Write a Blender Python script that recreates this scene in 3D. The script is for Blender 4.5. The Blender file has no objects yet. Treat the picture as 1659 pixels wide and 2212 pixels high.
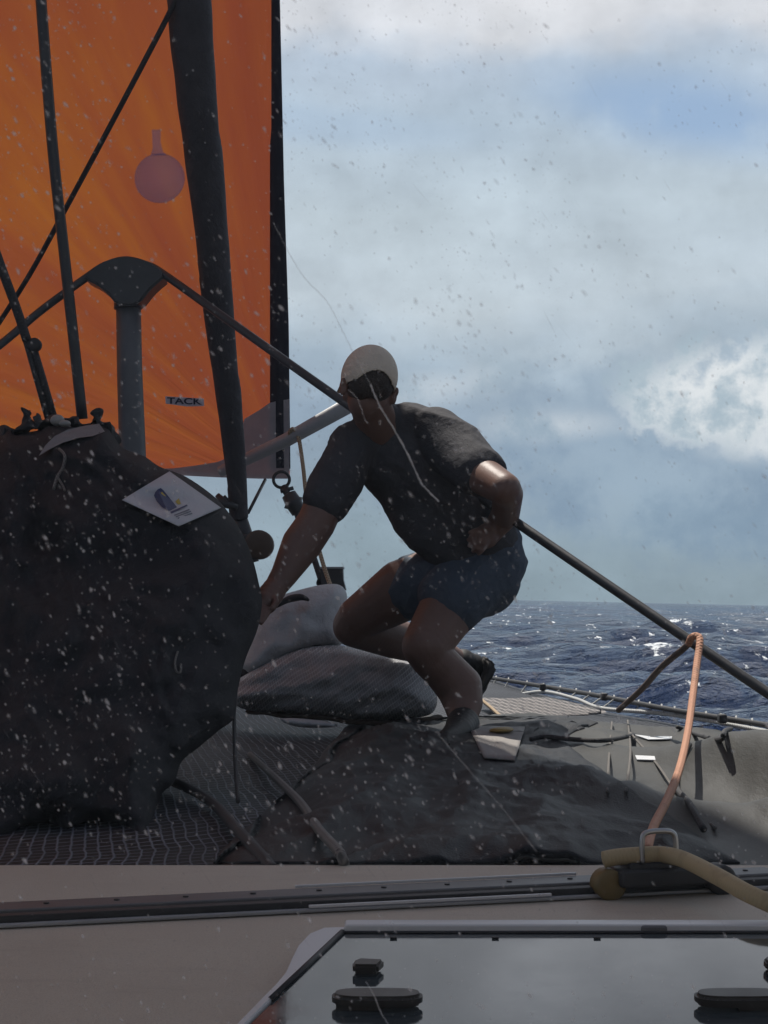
import bpy, bmesh, math, random
import numpy as np
from mathutils import Vector, Matrix, noise
from mathutils.bvhtree import BVHTree

C = bpy.context.scene.collection
SC = bpy.context.scene
R = math.radians
rnd = random.Random(7)

# ------------------------------------------------------------------ camera
F = 3437.0                       # focal length in the 1659 x 2212 layout units
CX, CY, HOR = 829.5, 1106.0, 1289.0
TH = math.atan((HOR - CY) / F)   # camera pitch (up)
ROLL = R(1.25)                   # the boat heels a little
EYE = Vector((0, 0, 2.2))        # eye above the sea
BM = Matrix.Translation(EYE) @ Matrix.Rotation(-ROLL, 4, 'Y')   # boat frame -> world

cam_d = bpy.data.cameras.new('camera')
cam = bpy.data.objects.new('camera', cam_d); C.objects.link(cam)
cam_d.sensor_fit = 'VERTICAL'; cam_d.sensor_height = 24
cam_d.lens = 24 * F / 2212.0
cam_d.clip_start = 0.02; cam_d.clip_end = 20000
cam.matrix_world = BM @ Matrix.Rotation(math.pi / 2 + TH, 4, 'X')
cam_d.dof.use_dof = True; cam_d.dof.focus_distance = 5.4; cam_d.dof.aperture_fstop = 48
SC.camera = cam

# ------------------------------------------------------------------ light
SUN_AZ, SUN_EL = R(-28), R(65)
S = Vector((math.sin(SUN_AZ) * math.cos(SUN_EL), math.cos(SUN_AZ) * math.cos(SUN_EL), math.sin(SUN_EL)))
sd = bpy.data.lights.new('sun', 'SUN'); sd.energy = 5.0; sd.angle = R(0.55); sd.color = (1, .95, .87)
so = bpy.data.objects.new('sun', sd); C.objects.link(so)
so.rotation_euler = S.to_track_quat('Z', 'Y').to_euler(); so.location = S * 60
SC.view_settings.view_transform = 'Standard'; SC.view_settings.look = 'None'
SC.view_settings.exposure = 0.0; SC.view_settings.gamma = 1.0


class NT:
    """tiny node-tree helper"""
    def __init__(s, nt): s.nt = nt; nt.nodes.clear()
    def n(s, t, **kw):
        nd = s.nt.nodes.new(t)
        for k, v in kw.items():
            if k == 'ins':
                for i, x in v.items():
                    if hasattr(x, 'is_linked') and not isinstance(x, (int, float)): s.nt.links.new(x, nd.inputs[i])
                    else: nd.inputs[i].default_value = x
            else: setattr(nd, k, v)
        return nd
    def m(s, op, a, b=0.0, c=None, clamp=False):
        d = {0: a, 1: b}
        if c is not None: d[2] = c
        nd = s.n('ShaderNodeMath', operation=op, ins=d); nd.use_clamp = clamp
        return nd.outputs[0]
    def mix(s, f, a, b, bt='MIX'):
        nd = s.n('ShaderNodeMix', data_type='RGBA', blend_type=bt)
        for i, x in ((0, f), (6, a), (7, b)):
            if hasattr(x, 'is_linked'): s.nt.links.new(x, nd.inputs[i])
            else: nd.inputs[i].default_value = x if i == 0 else (*x[:3], 1)
        return nd.outputs[2]
    def ramp(s, f, stops, interp='LINEAR'):
        nd = s.n('ShaderNodeValToRGB', ins={0: f}); cr = nd.color_ramp; cr.interpolation = interp
        while len(cr.elements) < len(stops): cr.elements.new(0.5)
        for e, (p, c) in zip(cr.elements, stops):
            e.position = p; e.color = (*c, 1) if len(c) == 3 else c
        return nd.outputs[0]
    def noise(s, vec, scale, det=4, rough=.5, w=None):
        nd = s.n('ShaderNodeTexNoise', ins={'Vector': vec, 'Scale': scale, 'Detail': det, 'Roughness': rough})
        return nd.outputs[0]
    def sstep(s, x, a, b):
        nd = s.n('ShaderNodeMapRange', interpolation_type='SMOOTHSTEP', ins={0: x, 1: a, 2: b, 3: 0.0, 4: 1.0})
        return nd.outputs[0]
    def link(s, a, b): s.nt.links.new(a, b)


# ------------------------------------------------------------------ sky
def make_world():
    w = bpy.data.worlds.new('World'); SC.world = w; w.use_nodes = True
    t = NT(w.node_tree)
    tc = t.n('ShaderNodeTexCoord').outputs['Generated']
    nrm = t.n('ShaderNodeVectorMath', operation='NORMALIZE', ins={0: tc}).outputs[0]
    sx = t.n('ShaderNodeSeparateXYZ', ins={0: nrm})
    x, y, z = sx.outputs
    az = t.m('ARCTAN2', x, y); el = t.m('ARCSINE', z)
    U = t.m('MULTIPLY', az, 3.437); V = t.m('MULTIPLY', el, 3.437)
    uv = t.n('ShaderNodeCombineXYZ', ins={0: t.m('MULTIPLY', U, .55), 1: V, 2: 0.0}).outputs[0]
    uvi = t.n('ShaderNodeCombineXYZ', ins={0: U, 1: V, 2: 3.3}).outputs[0]
    n1 = t.noise(uv, 2.2, 5, .52); n2 = t.noise(uvi, 4.5, 8, .6); n3 = t.noise(uv, 6.5, 6, .55)
    Vw = t.m('ADD', V, t.m('MULTIPLY', t.m('SUBTRACT', n1, .5), .42))
    sky = t.n('ShaderNodeTexSky', sky_type='NISHITA', sun_disc=False, sun_elevation=SUN_EL, sun_rotation=SUN_AZ,
              air_density=1.0, dust_density=.6, ozone_density=1.5)
    skyc = t.mix(1.0, sky.outputs[0], (.050, .050, .053), 'MULTIPLY')
    k = 2.0
    base = t.ramp(t.m('DIVIDE', Vw, k), [
        (0.0, (.275, .375, .435)), (.06, (.31, .42, .49)), (.13, (.295, .395, .48)), (.19, (.31, .415, .515)),
        (.25, (.42, .54, .63)), (.32, (.56, .67, .73)), (.42, (.55, .67, .735)), (.50, (.49, .62, .72)),
        (.56, (.51, .63, .74)), (.60, (.74, .80, .84)), (.66, (.80, .85, .88)), (1.0, (.56, .63, .69))])
    n4 = t.noise(uvi, 13, 8, .62)
    mod = t.m('ADD', .485, t.m('MULTIPLY', n2, .52)); mod = t.m('ADD', mod, t.m('MULTIPLY', n3, .44))
    mod = t.m('ADD', mod, t.m('MULTIPLY', t.m('SUBTRACT', n4, .5), .10))
    mod = t.m('ADD', mod, t.m('MULTIPLY', t.m('SUBTRACT', t.noise(uv, 3.4, 4, .5), .5), t.m('MULTIPLY', t.sstep(V, 1.32, 1.6), 1.7)))
    cl = t.mix(1.0, base, t.n('ShaderNodeCombineXYZ', ins={0: t.m('MULTIPLY', mod, 1.03), 1: t.m('MULTIPLY', mod, .99), 2: mod}).outputs[0], 'MULTIPLY')
    cn = t.m('ADD', t.m('MULTIPLY', n2, .62), t.m('MULTIPLY', n4, .38))

    def blob(cx, cy, ax, ay, tilt, warp, nz, lo, hi):
        du = t.m('SUBTRACT', U, cx); dv = t.m('SUBTRACT', V, cy)
        dv = t.m('SUBTRACT', dv, t.m('MULTIPLY', du, tilt))
        d = t.m('SQRT', t.m('ADD', t.m('POWER', t.m('ABSOLUTE', t.m('DIVIDE', du, ax)), 2.0), t.m('POWER', t.m('ABSOLUTE', t.m('DIVIDE', dv, ay)), 2.0)))
        d = t.m('ADD', d, t.m('MULTIPLY', t.m('SUBTRACT', nz, .5), warp))
        return t.sstep(d, hi, lo)
    # cumulus low on the right: a grey base and a sunlit crinkled top
    cs = t.m('ADD', t.m('MULTIPLY', n2, .72), t.m('MULTIPLY', n4, .28))
    cu_g = blob(.70, .30, .60, .22, .02, 2.2, cs, .5, 1.2)
    cl = t.mix(t.m('MULTIPLY', cu_g, .75), cl, t.mix(t.sstep(cs, .38, .62), (.235, .335, .46), (.36, .47, .58)))
    lit = t.mix(t.sstep(cs, .43, .56), (.43, .535, .61), (.82, .86, .88))
    cl = t.mix(t.m('MULTIPLY', blob(.77, .45, .33, .13, .14, 3.6, cs, .62, 1.02), .95), cl, lit)
    cl = t.mix(t.m('MULTIPLY', blob(.84, .345, .22, .06, .08, 3.2, cs, .35, 1.05), .75), cl, lit)
    cl = t.mix(t.m('MULTIPLY', blob(.36, .375, .26, .05, .04, 3.2, cs, .1, 1.1), .45), cl, lit)
    cl = t.mix(t.m('MULTIPLY', blob(.10, .45, .22, .06, .2, 3.2, cs, .1, 1.1), .35), cl, lit)
    # gap of open sky up on the right
    gap = blob(.66, 1.02, .40, .105, -.16, .9, n1, .15, 1.15)
    gap = t.m('MULTIPLY', gap, t.m('SUBTRACT', 1.0, t.m('MULTIPLY', t.sstep(n2, .5, .75), .6)))
    blue = t.mix(1.0, skyc, (.64, .86, 1.0), 'MULTIPLY')
    cl = t.mix(t.m('MULTIPLY', gap, .85), cl, (.325, .475, .70))
    gap2 = blob(-.22, 1.0, .5, .05, -.05, .9, n1, .2, 1.2)
    cl = t.mix(t.m('MULTIPLY', gap2, .4), cl, (.40, .53, .70))
    # clouds ahead; grey cloud added over the blue astern and overhead as fill light
    cover = t.m('MULTIPLY', t.sstep(y, -.1, .6), t.sstep(z, .72, .50))
    cover = t.m('MULTIPLY', cover, t.m('ADD', .86, t.m('MULTIPLY', n1, .14)))
    col = t.mix(cover, t.mix(t.m('MULTIPLY', t.sstep(n1, .38, .62), .9), blue, (.30, .305, .32)), cl)
    bg = t.n('ShaderNodeBackground', ins={0: col, 1: 1.0})
    out = t.n('ShaderNodeOutputWorld', ins={0: bg.outputs[0]})
make_world()

# ------------------------------------------------------------------ layout helpers
def ray(px, py):
    a = (px - CX) / F; b = (CY - py) / F
    return Vector((a, math.cos(TH) - b * math.sin(TH), math.sin(TH) + b * math.cos(TH)))
def P(px, py, Y):                # boat-frame point seen there, at depth Y
    d = ray(px, py); return d * (Y / d.y)
def G(px, py, z):                # boat-frame point on the level z
    d = ray(px, py); return d * (z / d.z)
def surf(px, py, f, off=0.0):    # where the sight line meets y = f(x, z)
    Y = 7.0
    for _ in range(30):
        q = P(px, py, Y); Y = .5 * Y + .5 * (f(q.x, q.z) - off)
    return P(px, py, Y)

OFS = {}
def finish(o, base):
    OFS[o.name] = base; return o
def empty(name, base, label, cat, group=None):
    w = BM @ Vector(base)
    o = bpy.data.objects.new(name, None); C.objects.link(o); o.location = w; o.empty_display_size = .1
    o['label'] = label; o['category'] = cat
    if group: o['group'] = group
    return finish(o, w)
def tag(o, label, cat, group=None, kind=None):
    if label: o['label'] = label
    if cat: o['category'] = cat
    if group: o['group'] = group
    if kind: o['kind'] = kind
    return o
def obj(name, bm, m, parent=None, smooth=True, world=False):
    """one mesh object; bm is in the boat frame (or in the world with world=True)"""
    if not world: bmesh.ops.transform(bm, matrix=BM, verts=bm.verts)
    if parent is None:
        lo = [min(v.co[i] for v in bm.verts) for i in range(3)]; hi = [max(v.co[i] for v in bm.verts) for i in range(3)]
        base = Vector(((lo[0] + hi[0]) / 2, (lo[1] + hi[1]) / 2, lo[2]))
    else: base = OFS[parent.name]
    bmesh.ops.translate(bm, vec=-base, verts=bm.verts)
    me = bpy.data.meshes.new(name); bm.to_mesh(me); bm.free()
    o = bpy.data.objects.new(name, me); C.objects.link(o)
    if m: me.materials.append(m)
    if parent is None: o.location = base
    else: o.parent = parent
    if smooth:
        for p in me.polygons: p.use_smooth = True
    return finish(o, base)
def sharp(o, deg=35):
    try: o.data.set_sharp_from_angle(angle=R(deg))
    except Exception: pass
    return o

def spline(pts, n=8):
    pts = [Vector(p) for p in pts]
    if len(pts) < 3: return pts
    out = []
    for i in range(len(pts) - 1):
        p0 = pts[max(i - 1, 0)]; p1 = pts[i]; p2 = pts[i + 1]; p3 = pts[min(i + 2, len(pts) - 1)]
        for k in range(n):
            t = k / n
            out.append(.5 * ((2 * p1) + (p2 - p0) * t + (2 * p0 - 5 * p1 + 4 * p2 - p3) * t * t + (3 * p1 - p0 - 3 * p2 + p3) * t ** 3))
    out.append(pts[-1]); return out
def tube(bm, pts, r, seg=10, closed=False, flat=1.0):
    pts = [Vector(p) for p in pts]
    uvl = bm.loops.layers.uv.verify()
    rs = r if isinstance(r, (list, tuple)) else [r] * len(pts)
    n = len(pts); rings = []; L = 0; Ls = []
    up = None
    for i, p in enumerate(pts):
        a = pts[i - 1] if (i > 0 or closed) else p
        b = pts[(i + 1) % n] if (i < n - 1 or closed) else p
        t = (b - a).normalized()
        if up is None:
            up = t.cross(Vector((0, 0, 1)))
            if up.length < .1: up = t.cross(Vector((1, 0, 0)))
            up.normalize()
        up = (up - t * up.dot(t)).normalized(); s = t.cross(up)
        if i: L += (p - pts[i - 1]).length
        Ls.append(L)
        rings.append([bm.verts.new(p + (up * math.cos(2 * math.pi * k / seg) + s * flat * math.sin(2 * math.pi * k / seg)) * rs[i]) for k in range(seg)])
    pairs = [(i, i + 1) for i in range(n - 1)] + ([(n - 1, 0)] if closed else [])
    for i, j in pairs:
        for k in range(seg):
            f = bm.faces.new((rings[i][k], rings[i][(k + 1) % seg], rings[j][(k + 1) % seg], rings[j][k]))
            lj = Ls[j] if j else L
            for lp, (u, v) in zip(f.loops, ((k / seg, Ls[i]), ((k + 1) / seg, Ls[i]), ((k + 1) / seg, lj), (k / seg, lj))): lp[uvl].uv = (u, v)
    if not closed:
        for ring, rev in ((rings[0], True), (rings[-1], False)):
            bm.faces.new(ring[::-1] if rev else ring)
    return bm
def box(bm, c, s, rot=None, bev=0.0):
    r = bmesh.ops.create_cube(bm, size=1.0)
    vs = r['verts']
    M = Matrix.Translation(Vector(c)) @ (rot.to_4x4() if rot else Matrix.Identity(4)) @ Matrix.Diagonal((*s, 1))
    bmesh.ops.transform(bm, matrix=M, verts=vs)
    if bev:
        es = list({e for v in vs for e in v.link_edges})
        bmesh.ops.bevel(bm, geom=es, offset=bev, segments=3, affect='EDGES', profile=.6)
    return bm
def sphere(bm, c, r, M=None, sub=2):
    q = bmesh.ops.create_icosphere(bm, subdivisions=sub, radius=1.0)
    s = r if isinstance(r, (tuple, list)) else (r, r, r)
    m = Matrix.Translation(Vector(c)) @ (M.to_4x4() if M else Matrix.Identity(4)) @ Matrix.Diagonal((*s, 1))
    bmesh.ops.transform(bm, matrix=m, verts=q['verts']); return bm
def prism(bm, pts, d):
    """closed solid from a polygon of points and an extrusion vector"""
    a = [bm.verts.new(p) for p in pts]; b = [bm.verts.new(Vector(p) + d) for p in pts]
    bm.faces.new(a); bm.faces.new(b[::-1]); n = len(pts)
    for i in range(n): bm.faces.new((a[i], b[i], b[(i + 1) % n], a[(i + 1) % n]))
    bmesh.ops.recalc_face_normals(bm, faces=bm.faces); return bm
def B(): return bmesh.new()

def fuse(bm, voxel, smooth=4):
    """union of overlapping closed shapes into one continuous surface"""
    me = bpy.data.meshes.new('tmp'); bm.to_mesh(me); bm.free()
    o = bpy.data.objects.new('tmp', me); C.objects.link(o)
    m = o.modifiers.new('r', 'REMESH'); m.mode = 'VOXEL'; m.voxel_size = voxel
    if smooth:
        s = o.modifiers.new('s', 'SMOOTH'); s.factor = .5; s.iterations = smooth
    dg = bpy.context.evaluated_depsgraph_get()
    e = o.evaluated_get(dg); out = bmesh.new(); tmp = bpy.data.meshes.new_from_object(e)
    out.from_mesh(tmp); bpy.data.objects.remove(o); bpy.data.meshes.remove(tmp); bpy.data.meshes.remove(me)
    return out
def chain(bm, pts, step=.22, squash=None):
    """rounded tapering limb: pts = [(Vector, radius), ...]"""
    for (a, ra), (b, rb) in zip(pts, pts[1:]):
        n = max(1, int((b - a).length / (step * min(ra, rb))))
        for k in range(n + 1):
            t = k / n; sphere(bm, a.lerp(b, t), ra + (rb - ra) * t, None, 3)
    return bm

def inside(poly, x, y):
    c = False; j = len(poly) - 1
    for i in range(len(poly)):
        (xi, yi), (xj, yj) = poly[i], poly[j]
        if (yi > y) != (yj > y) and x < (xj - xi) * (y - yi) / (yj - yi) + xi: c = not c
        j = i
    return c
def edge_dist(poly, x, y):
    best = 1e9; j = len(poly) - 1
    for i in range(len(poly)):
        ax, ay = poly[j]; bx, by = poly[i]; dx, dy = bx - ax, by - ay
        t = max(0, min(1, ((x - ax) * dx + (y - ay) * dy) / max(dx * dx + dy * dy, 1e-9)))
        best = min(best, math.hypot(x - ax - t * dx, y - ay - t * dy)); j = i
    return best
def mound(outline, step, depth, thick, reach, bumps):
    """a rounded solid with the given outline: front and back sheets bulge away from a slanted middle sheet and close at the rim"""
    sm = [(p.x, p.y) for p in spline([Vector((x, y, 0)) for x, y in outline + outline[:1]], 5)[:-1]]
    bm = B(); rim = [bm.verts.new((x, y, 0)) for x, y in sm]
    for i in range(len(rim)): bm.edges.new((rim[i], rim[(i + 1) % len(rim)]))
    xs = [p[0] for p in sm]; ys = [p[1] for p in sm]
    x = min(xs)
    inner = []
    row = 0
    y = min(ys)
    while y < max(ys):
        x = min(xs) + (step / 2 if row % 2 else 0)
        while x < max(xs):
            if inside(sm, x, y) and edge_dist(sm, x, y) > step * .45: inner.append((x, y))
            x += step
        y += step * .87; row += 1
    from mathutils.geometry import delaunay_2d_cdt
    n = len(sm)
    vo, _, fo, *_r = delaunay_2d_cdt([Vector(p) for p in sm + inner], [(i, (i + 1) % n) for i in range(n)], [], 1, 1e-4)
    bm.free(); bm = B()
    d = [edge_dist(sm, v.x, v.y) for v in vo]
    d = [0 if k < .05 else k for k in d]
    fr = []; bk = []; uvm = {}
    for v, k in zip(vo, d):
        s = min(1.0, k / reach); h = thick * math.sqrt(max(0, 1 - (1 - s) ** 2))
        Y = depth(v.x, v.y); bp = bumps(v.x, v.y) * min(1, k / (step * 2))
        q = P(v.x, v.y, Y - h - bp); fr.append(bm.verts.new(q)); uvm[fr[-1]] = (v.x * Y / F, -v.y * Y / F)
        if k == 0: bk.append(fr[-1])
        else: bk.append(bm.verts.new(P(v.x, v.y, Y) + Vector((0, h * .9, 0)))); uvm[bk[-1]] = uvm[fr[-1]]
    for f in fo:
        try: bm.faces.new([fr[i] for i in f])
        except ValueError: pass
        try: bm.faces.new([bk[i] for i in f][::-1])
        except ValueError: pass
    bmesh.ops.recalc_face_normals(bm, faces=bm.faces)
    ul = bm.loops.layers.uv.verify()
    for f in bm.faces:
        for lp in f.loops: lp[ul].uv = uvm[lp.vert]
    return bm
def drape(bvh, corners, nu, nv, off, thick, shape=None):
    """a cloth quad laid over a surface; corners in layout units, clockwise from top-left"""
    (a, b, c, d) = [Vector(p) for p in corners]
    bm = B(); g = []; g2 = []
    for j in range(nv + 1):
        r1 = []; r2 = []
        for i in range(nu + 1):
            u, v = i / nu, j / nv
            p = a.lerp(b, u).lerp(d.lerp(c, u), v); dr = ray(p.x, p.y).normalized()
            hit = bvh.ray_cast(Vector((0, 0, 0)), dr)
            dist = hit[3] if hit[0] else None
            r1.append((dr, dist))
        g.append(r1)
    ds = [x[1] for r in g for x in r if x[1]]; mean = sum(ds) / len(ds)
    dd = np.array([[x[1] or mean for x in r] for r in g])
    for _ in range(3):
        e = np.pad(dd, 1, mode='edge'); dd = (e[:-2, 1:-1] + e[2:, 1:-1] + e[1:-1, :-2] + e[1:-1, 2:] + 2 * dd) / 6
    V1 = [[bm.verts.new(g[j][i][0] * (dd[j][i] - off)) for i in range(nu + 1)] for j in range(nv + 1)]
    V2 = [[bm.verts.new(g[j][i][0] * (dd[j][i] - off + thick)) for i in range(nu + 1)] for j in range(nv + 1)]
    for j in range(nv):
        for i in range(nu):
            bm.faces.new((V1[j][i], V1[j][i + 1], V1[j + 1][i + 1], V1[j + 1][i]))
            bm.faces.new((V2[j][i], V2[j + 1][i], V2[j + 1][i + 1], V2[j][i + 1]))
    ring = [(0, i) for i in range(nu)] + [(j, nu) for j in range(nv)] + [(nv, nu - i) for i in range(nu)] + [(nv - j, 0) for j in range(nv)]
    for (j, i), (l, k) in zip(ring, ring[1:] + ring[:1]): bm.faces.new((V1[j][i], V2[j][i], V2[l][k], V1[l][k]))
    bmesh.ops.recalc_face_normals(bm, faces=bm.faces)
    return bm

# ------------------------------------------------------------------ materials
def mat(name, col, rough=.6, var=.15, scale=30, bump=0.0, bscale=60, metal=0.0, spec=.5, stretch=(1, 1, 1), extra=None):
    m = bpy.data.materials.new(name); m.use_nodes = True; t = NT(m.node_tree)
    co = t.n('ShaderNodeTexCoord').outputs['Object']
    mp = t.n('ShaderNodeMapping', ins={0: co, 3: stretch}).outputs[0]
    n1 = t.noise(mp, scale, 5, .6); n2 = t.noise(mp, bscale, 4, .6)
    f = t.m('MULTIPLY', t.m('SUBTRACT', n1, .5), 2.0)
    k = t.m('ADD', 1.0, t.m('MULTIPLY', f, var))
    c = t.mix(1.0, (*col, 1), t.n('ShaderNodeCombineXYZ', ins={0: k, 1: k, 2: k}).outputs[0], 'MULTIPLY')
    p = t.n('ShaderNodeBsdfPrincipled', ins={'Base Color': c, 'Metallic': metal, 'Specular IOR Level': spec})
    t.link(t.m('ADD', rough, t.m('MULTIPLY', f, .12), clamp=True), p.inputs['Roughness'])
    if bump:
        b = t.n('ShaderNodeBump', ins={'Strength': 1.0, 'Distance': bump, 'Height': n2}); t.link(b.outputs[0], p.inputs['Normal'])
    o = t.n('ShaderNodeOutputMaterial', ins={0: p.outputs[0]})
    m.diffuse_color = (*col, 1)
    if extra: extra(t, p, co)
    return m
def rope_mat(name, col, col2, lay=70, depth=.0015, rough=.75):
    m = bpy.data.materials.new(name); m.use_nodes = True; t = NT(m.node_tree)
    uv = t.n('ShaderNodeSeparateXYZ', ins={0: t.n('ShaderNodeUVMap').outputs[0]})
    ph = lambda s: t.m('SINE', t.m('ADD', t.m('MULTIPLY', uv.outputs[0], 6.2832 * 3 * s), t.m('MULTIPLY', uv.outputs[1], lay * 6.2832)))
    h = t.m('MAXIMUM', ph(1), ph(-1))
    co = t.n('ShaderNodeTexCoord').outputs['Object']
    n = t.noise(co, 25, 5, .6)
    c = t.mix(t.sstep(t.m('ADD', h, t.m('MULTIPLY', n, .8)), -.2, 1.2), col2, col)
    c = t.mix(t.m('MULTIPLY', t.sstep(n, .5, .75), .5), c, [v * .55 for v in col])
    b = t.n('ShaderNodeBump', ins={'Strength': .8, 'Distance': depth, 'Height': h})
    p = t.n('ShaderNodeBsdfPrincipled', ins={'Base Color': c, 'Roughness': rough, 'Normal': b.outputs[0]})
    t.n('ShaderNodeOutputMaterial', ins={0: p.outputs[0]})
    return m
def net_mat(name, base, thread, cell=(.022, .036), rough=.35, uv=False):
    m = bpy.data.materials.new(name); m.use_nodes = True; t = NT(m.node_tree)
    co = t.n('ShaderNodeTexCoord').outputs['Object']
    if uv: co = t.n('ShaderNodeUVMap').outputs[0]
    wob = t.n('ShaderNodeTexNoise', ins={'Vector': co, 'Scale': 4.0, 'Detail': 3.0}).outputs[1]
    v = t.n('ShaderNodeVectorMath', operation='ADD', ins={0: co, 1: t.n('ShaderNodeVectorMath', operation='SCALE', ins={0: wob, 'Scale': .03}).outputs[0]}).outputs[0]
    v = t.n('ShaderNodeMapping', ins={0: v, 2: (0, 0, R(24)), 3: (1 / cell[0], 1 / cell[1], 1 / cell[0])}).outputs[0]
    s = t.n('ShaderNodeSeparateXYZ', ins={0: v})
    a = t.m('ADD', s.outputs[0], t.m('MULTIPLY', s.outputs[2], .6))
    b1 = t.m('ABSOLUTE', t.m('SINE', t.m('MULTIPLY', t.m('ADD', a, s.outputs[1]), 3.1416)))
    b2 = t.m('ABSOLUTE', t.m('SINE', t.m('MULTIPLY', t.m('SUBTRACT', a, s.outputs[1]), 3.1416)))
    th = t.sstep(t.m('MINIMUM', b1, b2), .42, .12)
    pn = t.noise(co, 6, 4, .6)
    c = t.mix(th, base, t.mix(t.sstep(pn, .35, .65), [k * .7 for k in thread], thread))
    bp = t.n('ShaderNodeBump', ins={'Strength': 1.0, 'Distance': .004, 'Height': th})
    p = t.n('ShaderNodeBsdfPrincipled', ins={'Base Color': c, 'Roughness': rough, 'Normal': bp.outputs[0], 'Specular IOR Level': .2})
    t.n('ShaderNodeOutputMaterial', ins={0: p.outputs[0]})
    return m

def fabric(name, col, crease=.01, wave=.0008, rough=.8, var=.35, scale=7):
    m = bpy.data.materials.new(name); m.use_nodes = True; t = NT(m.node_tree)
    co = t.n('ShaderNodeTexCoord').outputs['Object']
    n1 = t.noise(co, scale, 6, .65); n2 = t.noise(t.n('ShaderNodeMapping', ins={0: co, 2: (.4, .3, .8), 3: (1, .35, 1)}).outputs[0], 9, 5, .6); n3 = t.noise(co, 260, 2, .5)
    k = t.m('ADD', 1.0, t.m('MULTIPLY', t.m('SUBTRACT', n1, .5), 2 * var))
    c = t.mix(1.0, (*col, 1), t.n('ShaderNodeCombineXYZ', ins={0: k, 1: k, 2: k}).outputs[0], 'MULTIPLY')
    ridge = t.m('ABSOLUTE', t.m('SUBTRACT', n2, .5))
    h = t.m('ADD', t.m('MULTIPLY', ridge, crease * 6), t.m('MULTIPLY', n3, wave * 2))
    bp = t.n('ShaderNodeBump', ins={'Strength': 1.0, 'Distance': 1.0, 'Height': h})
    p = t.n('ShaderNodeBsdfPrincipled', ins={'Base Color': c, 'Roughness': rough, 'Normal': bp.outputs[0], 'Specular IOR Level': .3})
    t.n('ShaderNodeOutputMaterial', ins={0: p.outputs[0]})
    return m

M = {}
M['black'] = mat('black_plastic', (.028, .028, .030), .6, .3, 40, .0006, 200)
M['dark_metal'] = mat('dark_anodised', (.065, .065, .067), .42, .3, 20, .0003, 120, .3)
M['steel'] = mat('stainless', (.40, .41, .42), .35, .2, 20, .0002, 200, 1.0)
M['alu'] = mat('aluminium', (.42, .44, .46), .42, .2, 12, .0003, 150, .8)
M['alu_dull'] = mat('dull_alu', (.14, .14, .145), .5, .25, 12, .0004, 80, .35)
def deck_extra(t, p, co):
    base = p.inputs['Base Color'].links[0].from_socket
    st = t.noise(t.n('ShaderNodeMapping', ins={0: co, 2: (0, 0, .5), 3: (1, 4.5, 1)}).outputs[0], 3.0, 7, .7)
    gr = t.noise(co, 420, 2, .6); sp = t.noise(co, 95, 3, .7)
    c = t.mix(t.m('MULTIPLY', t.sstep(st, .52, .72), .45), base, (.33, .275, .23))
    c = t.mix(t.m('MULTIPLY', t.sstep(st, .44, .30), .35), c, (.55, .52, .48))
    c = t.mix(t.m('MULTIPLY', t.sstep(sp, .66, .74), .7), c, (.62, .60, .57))
    c = t.mix(t.m('MULTIPLY', t.sstep(gr, .45, .7), .35), c, (.31, .26, .22))
    t.link(c, p.inputs['Base Color'])
M['deck'] = mat('deck_gelcoat', (.51, .445, .365), .62, .16, 3.2, .0012, 380, extra=deck_extra)
M['white'] = mat('white_gelcoat', (.62, .62, .63), .35, .08, 8, .0004, 100)
M['gasket'] = mat('rubber', (.02, .02, .024), .6, .2, 30)
M['bag'] = fabric('bag_cloth', (.018, .018, .022), .0035, .0010, .85, .15, 5)
M['bagstrap'] = fabric('bag_strap', (.03, .03, .032), .004, .0006, .7, .3, 20)
M['patch'] = fabric('patch_cloth', (.50, .50, .52), .003, .0003, .7, .12, 14)
M['strip'] = fabric('grey_strip', (.20, .215, .225), .003, .0003, .7, .15, 14)
M['yellow'] = mat('yellow_ink', (.50, .38, .06), .6, .1)
M['navy'] = mat('navy_ink', (.03, .045, .12), .6, .1)
M['ink'] = mat('grey_ink', (.14, .15, .18), .6, .1)
M['tarp'] = fabric('tarp_cloth', (.043, .043, .040), .0010, .0004, .55, .30, 4)
M['roll'] = fabric('roll_cloth', (.46, .48, .49), .004, .0004, .75, .15, 8)
M['net'] = net_mat('net', (.006, .007, .009), (.16, .17, .20), (.034, .075), .6)
M['net_pale'] = net_mat('net_pale', (.30, .30, .305), (.72, .72, .74), (.0125, .019), .5, True)
M['skin'] = mat('skin', (.17, .096, .073), .5, .15, 9, .0006, 180)
M['shirt'] = fabric('shirt', (.058, .057, .063), .0025, .0005, .85, .15, 6)
M['shorts'] = fabric('shorts', (.066, .086, .115), .0025, .0005, .8, .35, 9)
M['cap'] = fabric('cap', (.72, .62, .50), .003, .0006, .85, .2, 10)
M['hair'] = mat('hair', (.045, .034, .028), .6, .3, 60, .003, 220)
M['shoe'] = mat('shoe', (.010, .010, .011), .6, .2, 30, .0006, 120)
M['sole'] = mat('sole', (.04, .038, .036), .7, .2, 30, .001, 90)
M['salmon'] = rope_mat('salmon_rope', (.52, .27, .17), (.40, .19, .12))
M['beige'] = rope_mat('beige_rope', (.50, .38, .25), (.28, .20, .12))
M['olive'] = rope_mat('olive_rope', (.42, .33, .19), (.40, .315, .18), 160, .0001)
M['brown'] = rope_mat('brown_rope', (.12, .08, .065), (.05, .035, .03))
M['dark_rope'] = rope_mat('dark_rope', (.040, .039, .041), (.028, .028, .029), 90, .0004)
M['grey_rope'] = rope_mat('grey_rope', (.20, .185, .17), (.09, .085, .08))
M['white_rope'] = rope_mat('white_rope', (.55, .56, .55), (.3, .3, .3))
M['wire'] = rope_mat('wire', (.055, .056, .058), (.02, .02, .022), 55, .001, .4)
M['furl'] = None

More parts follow.
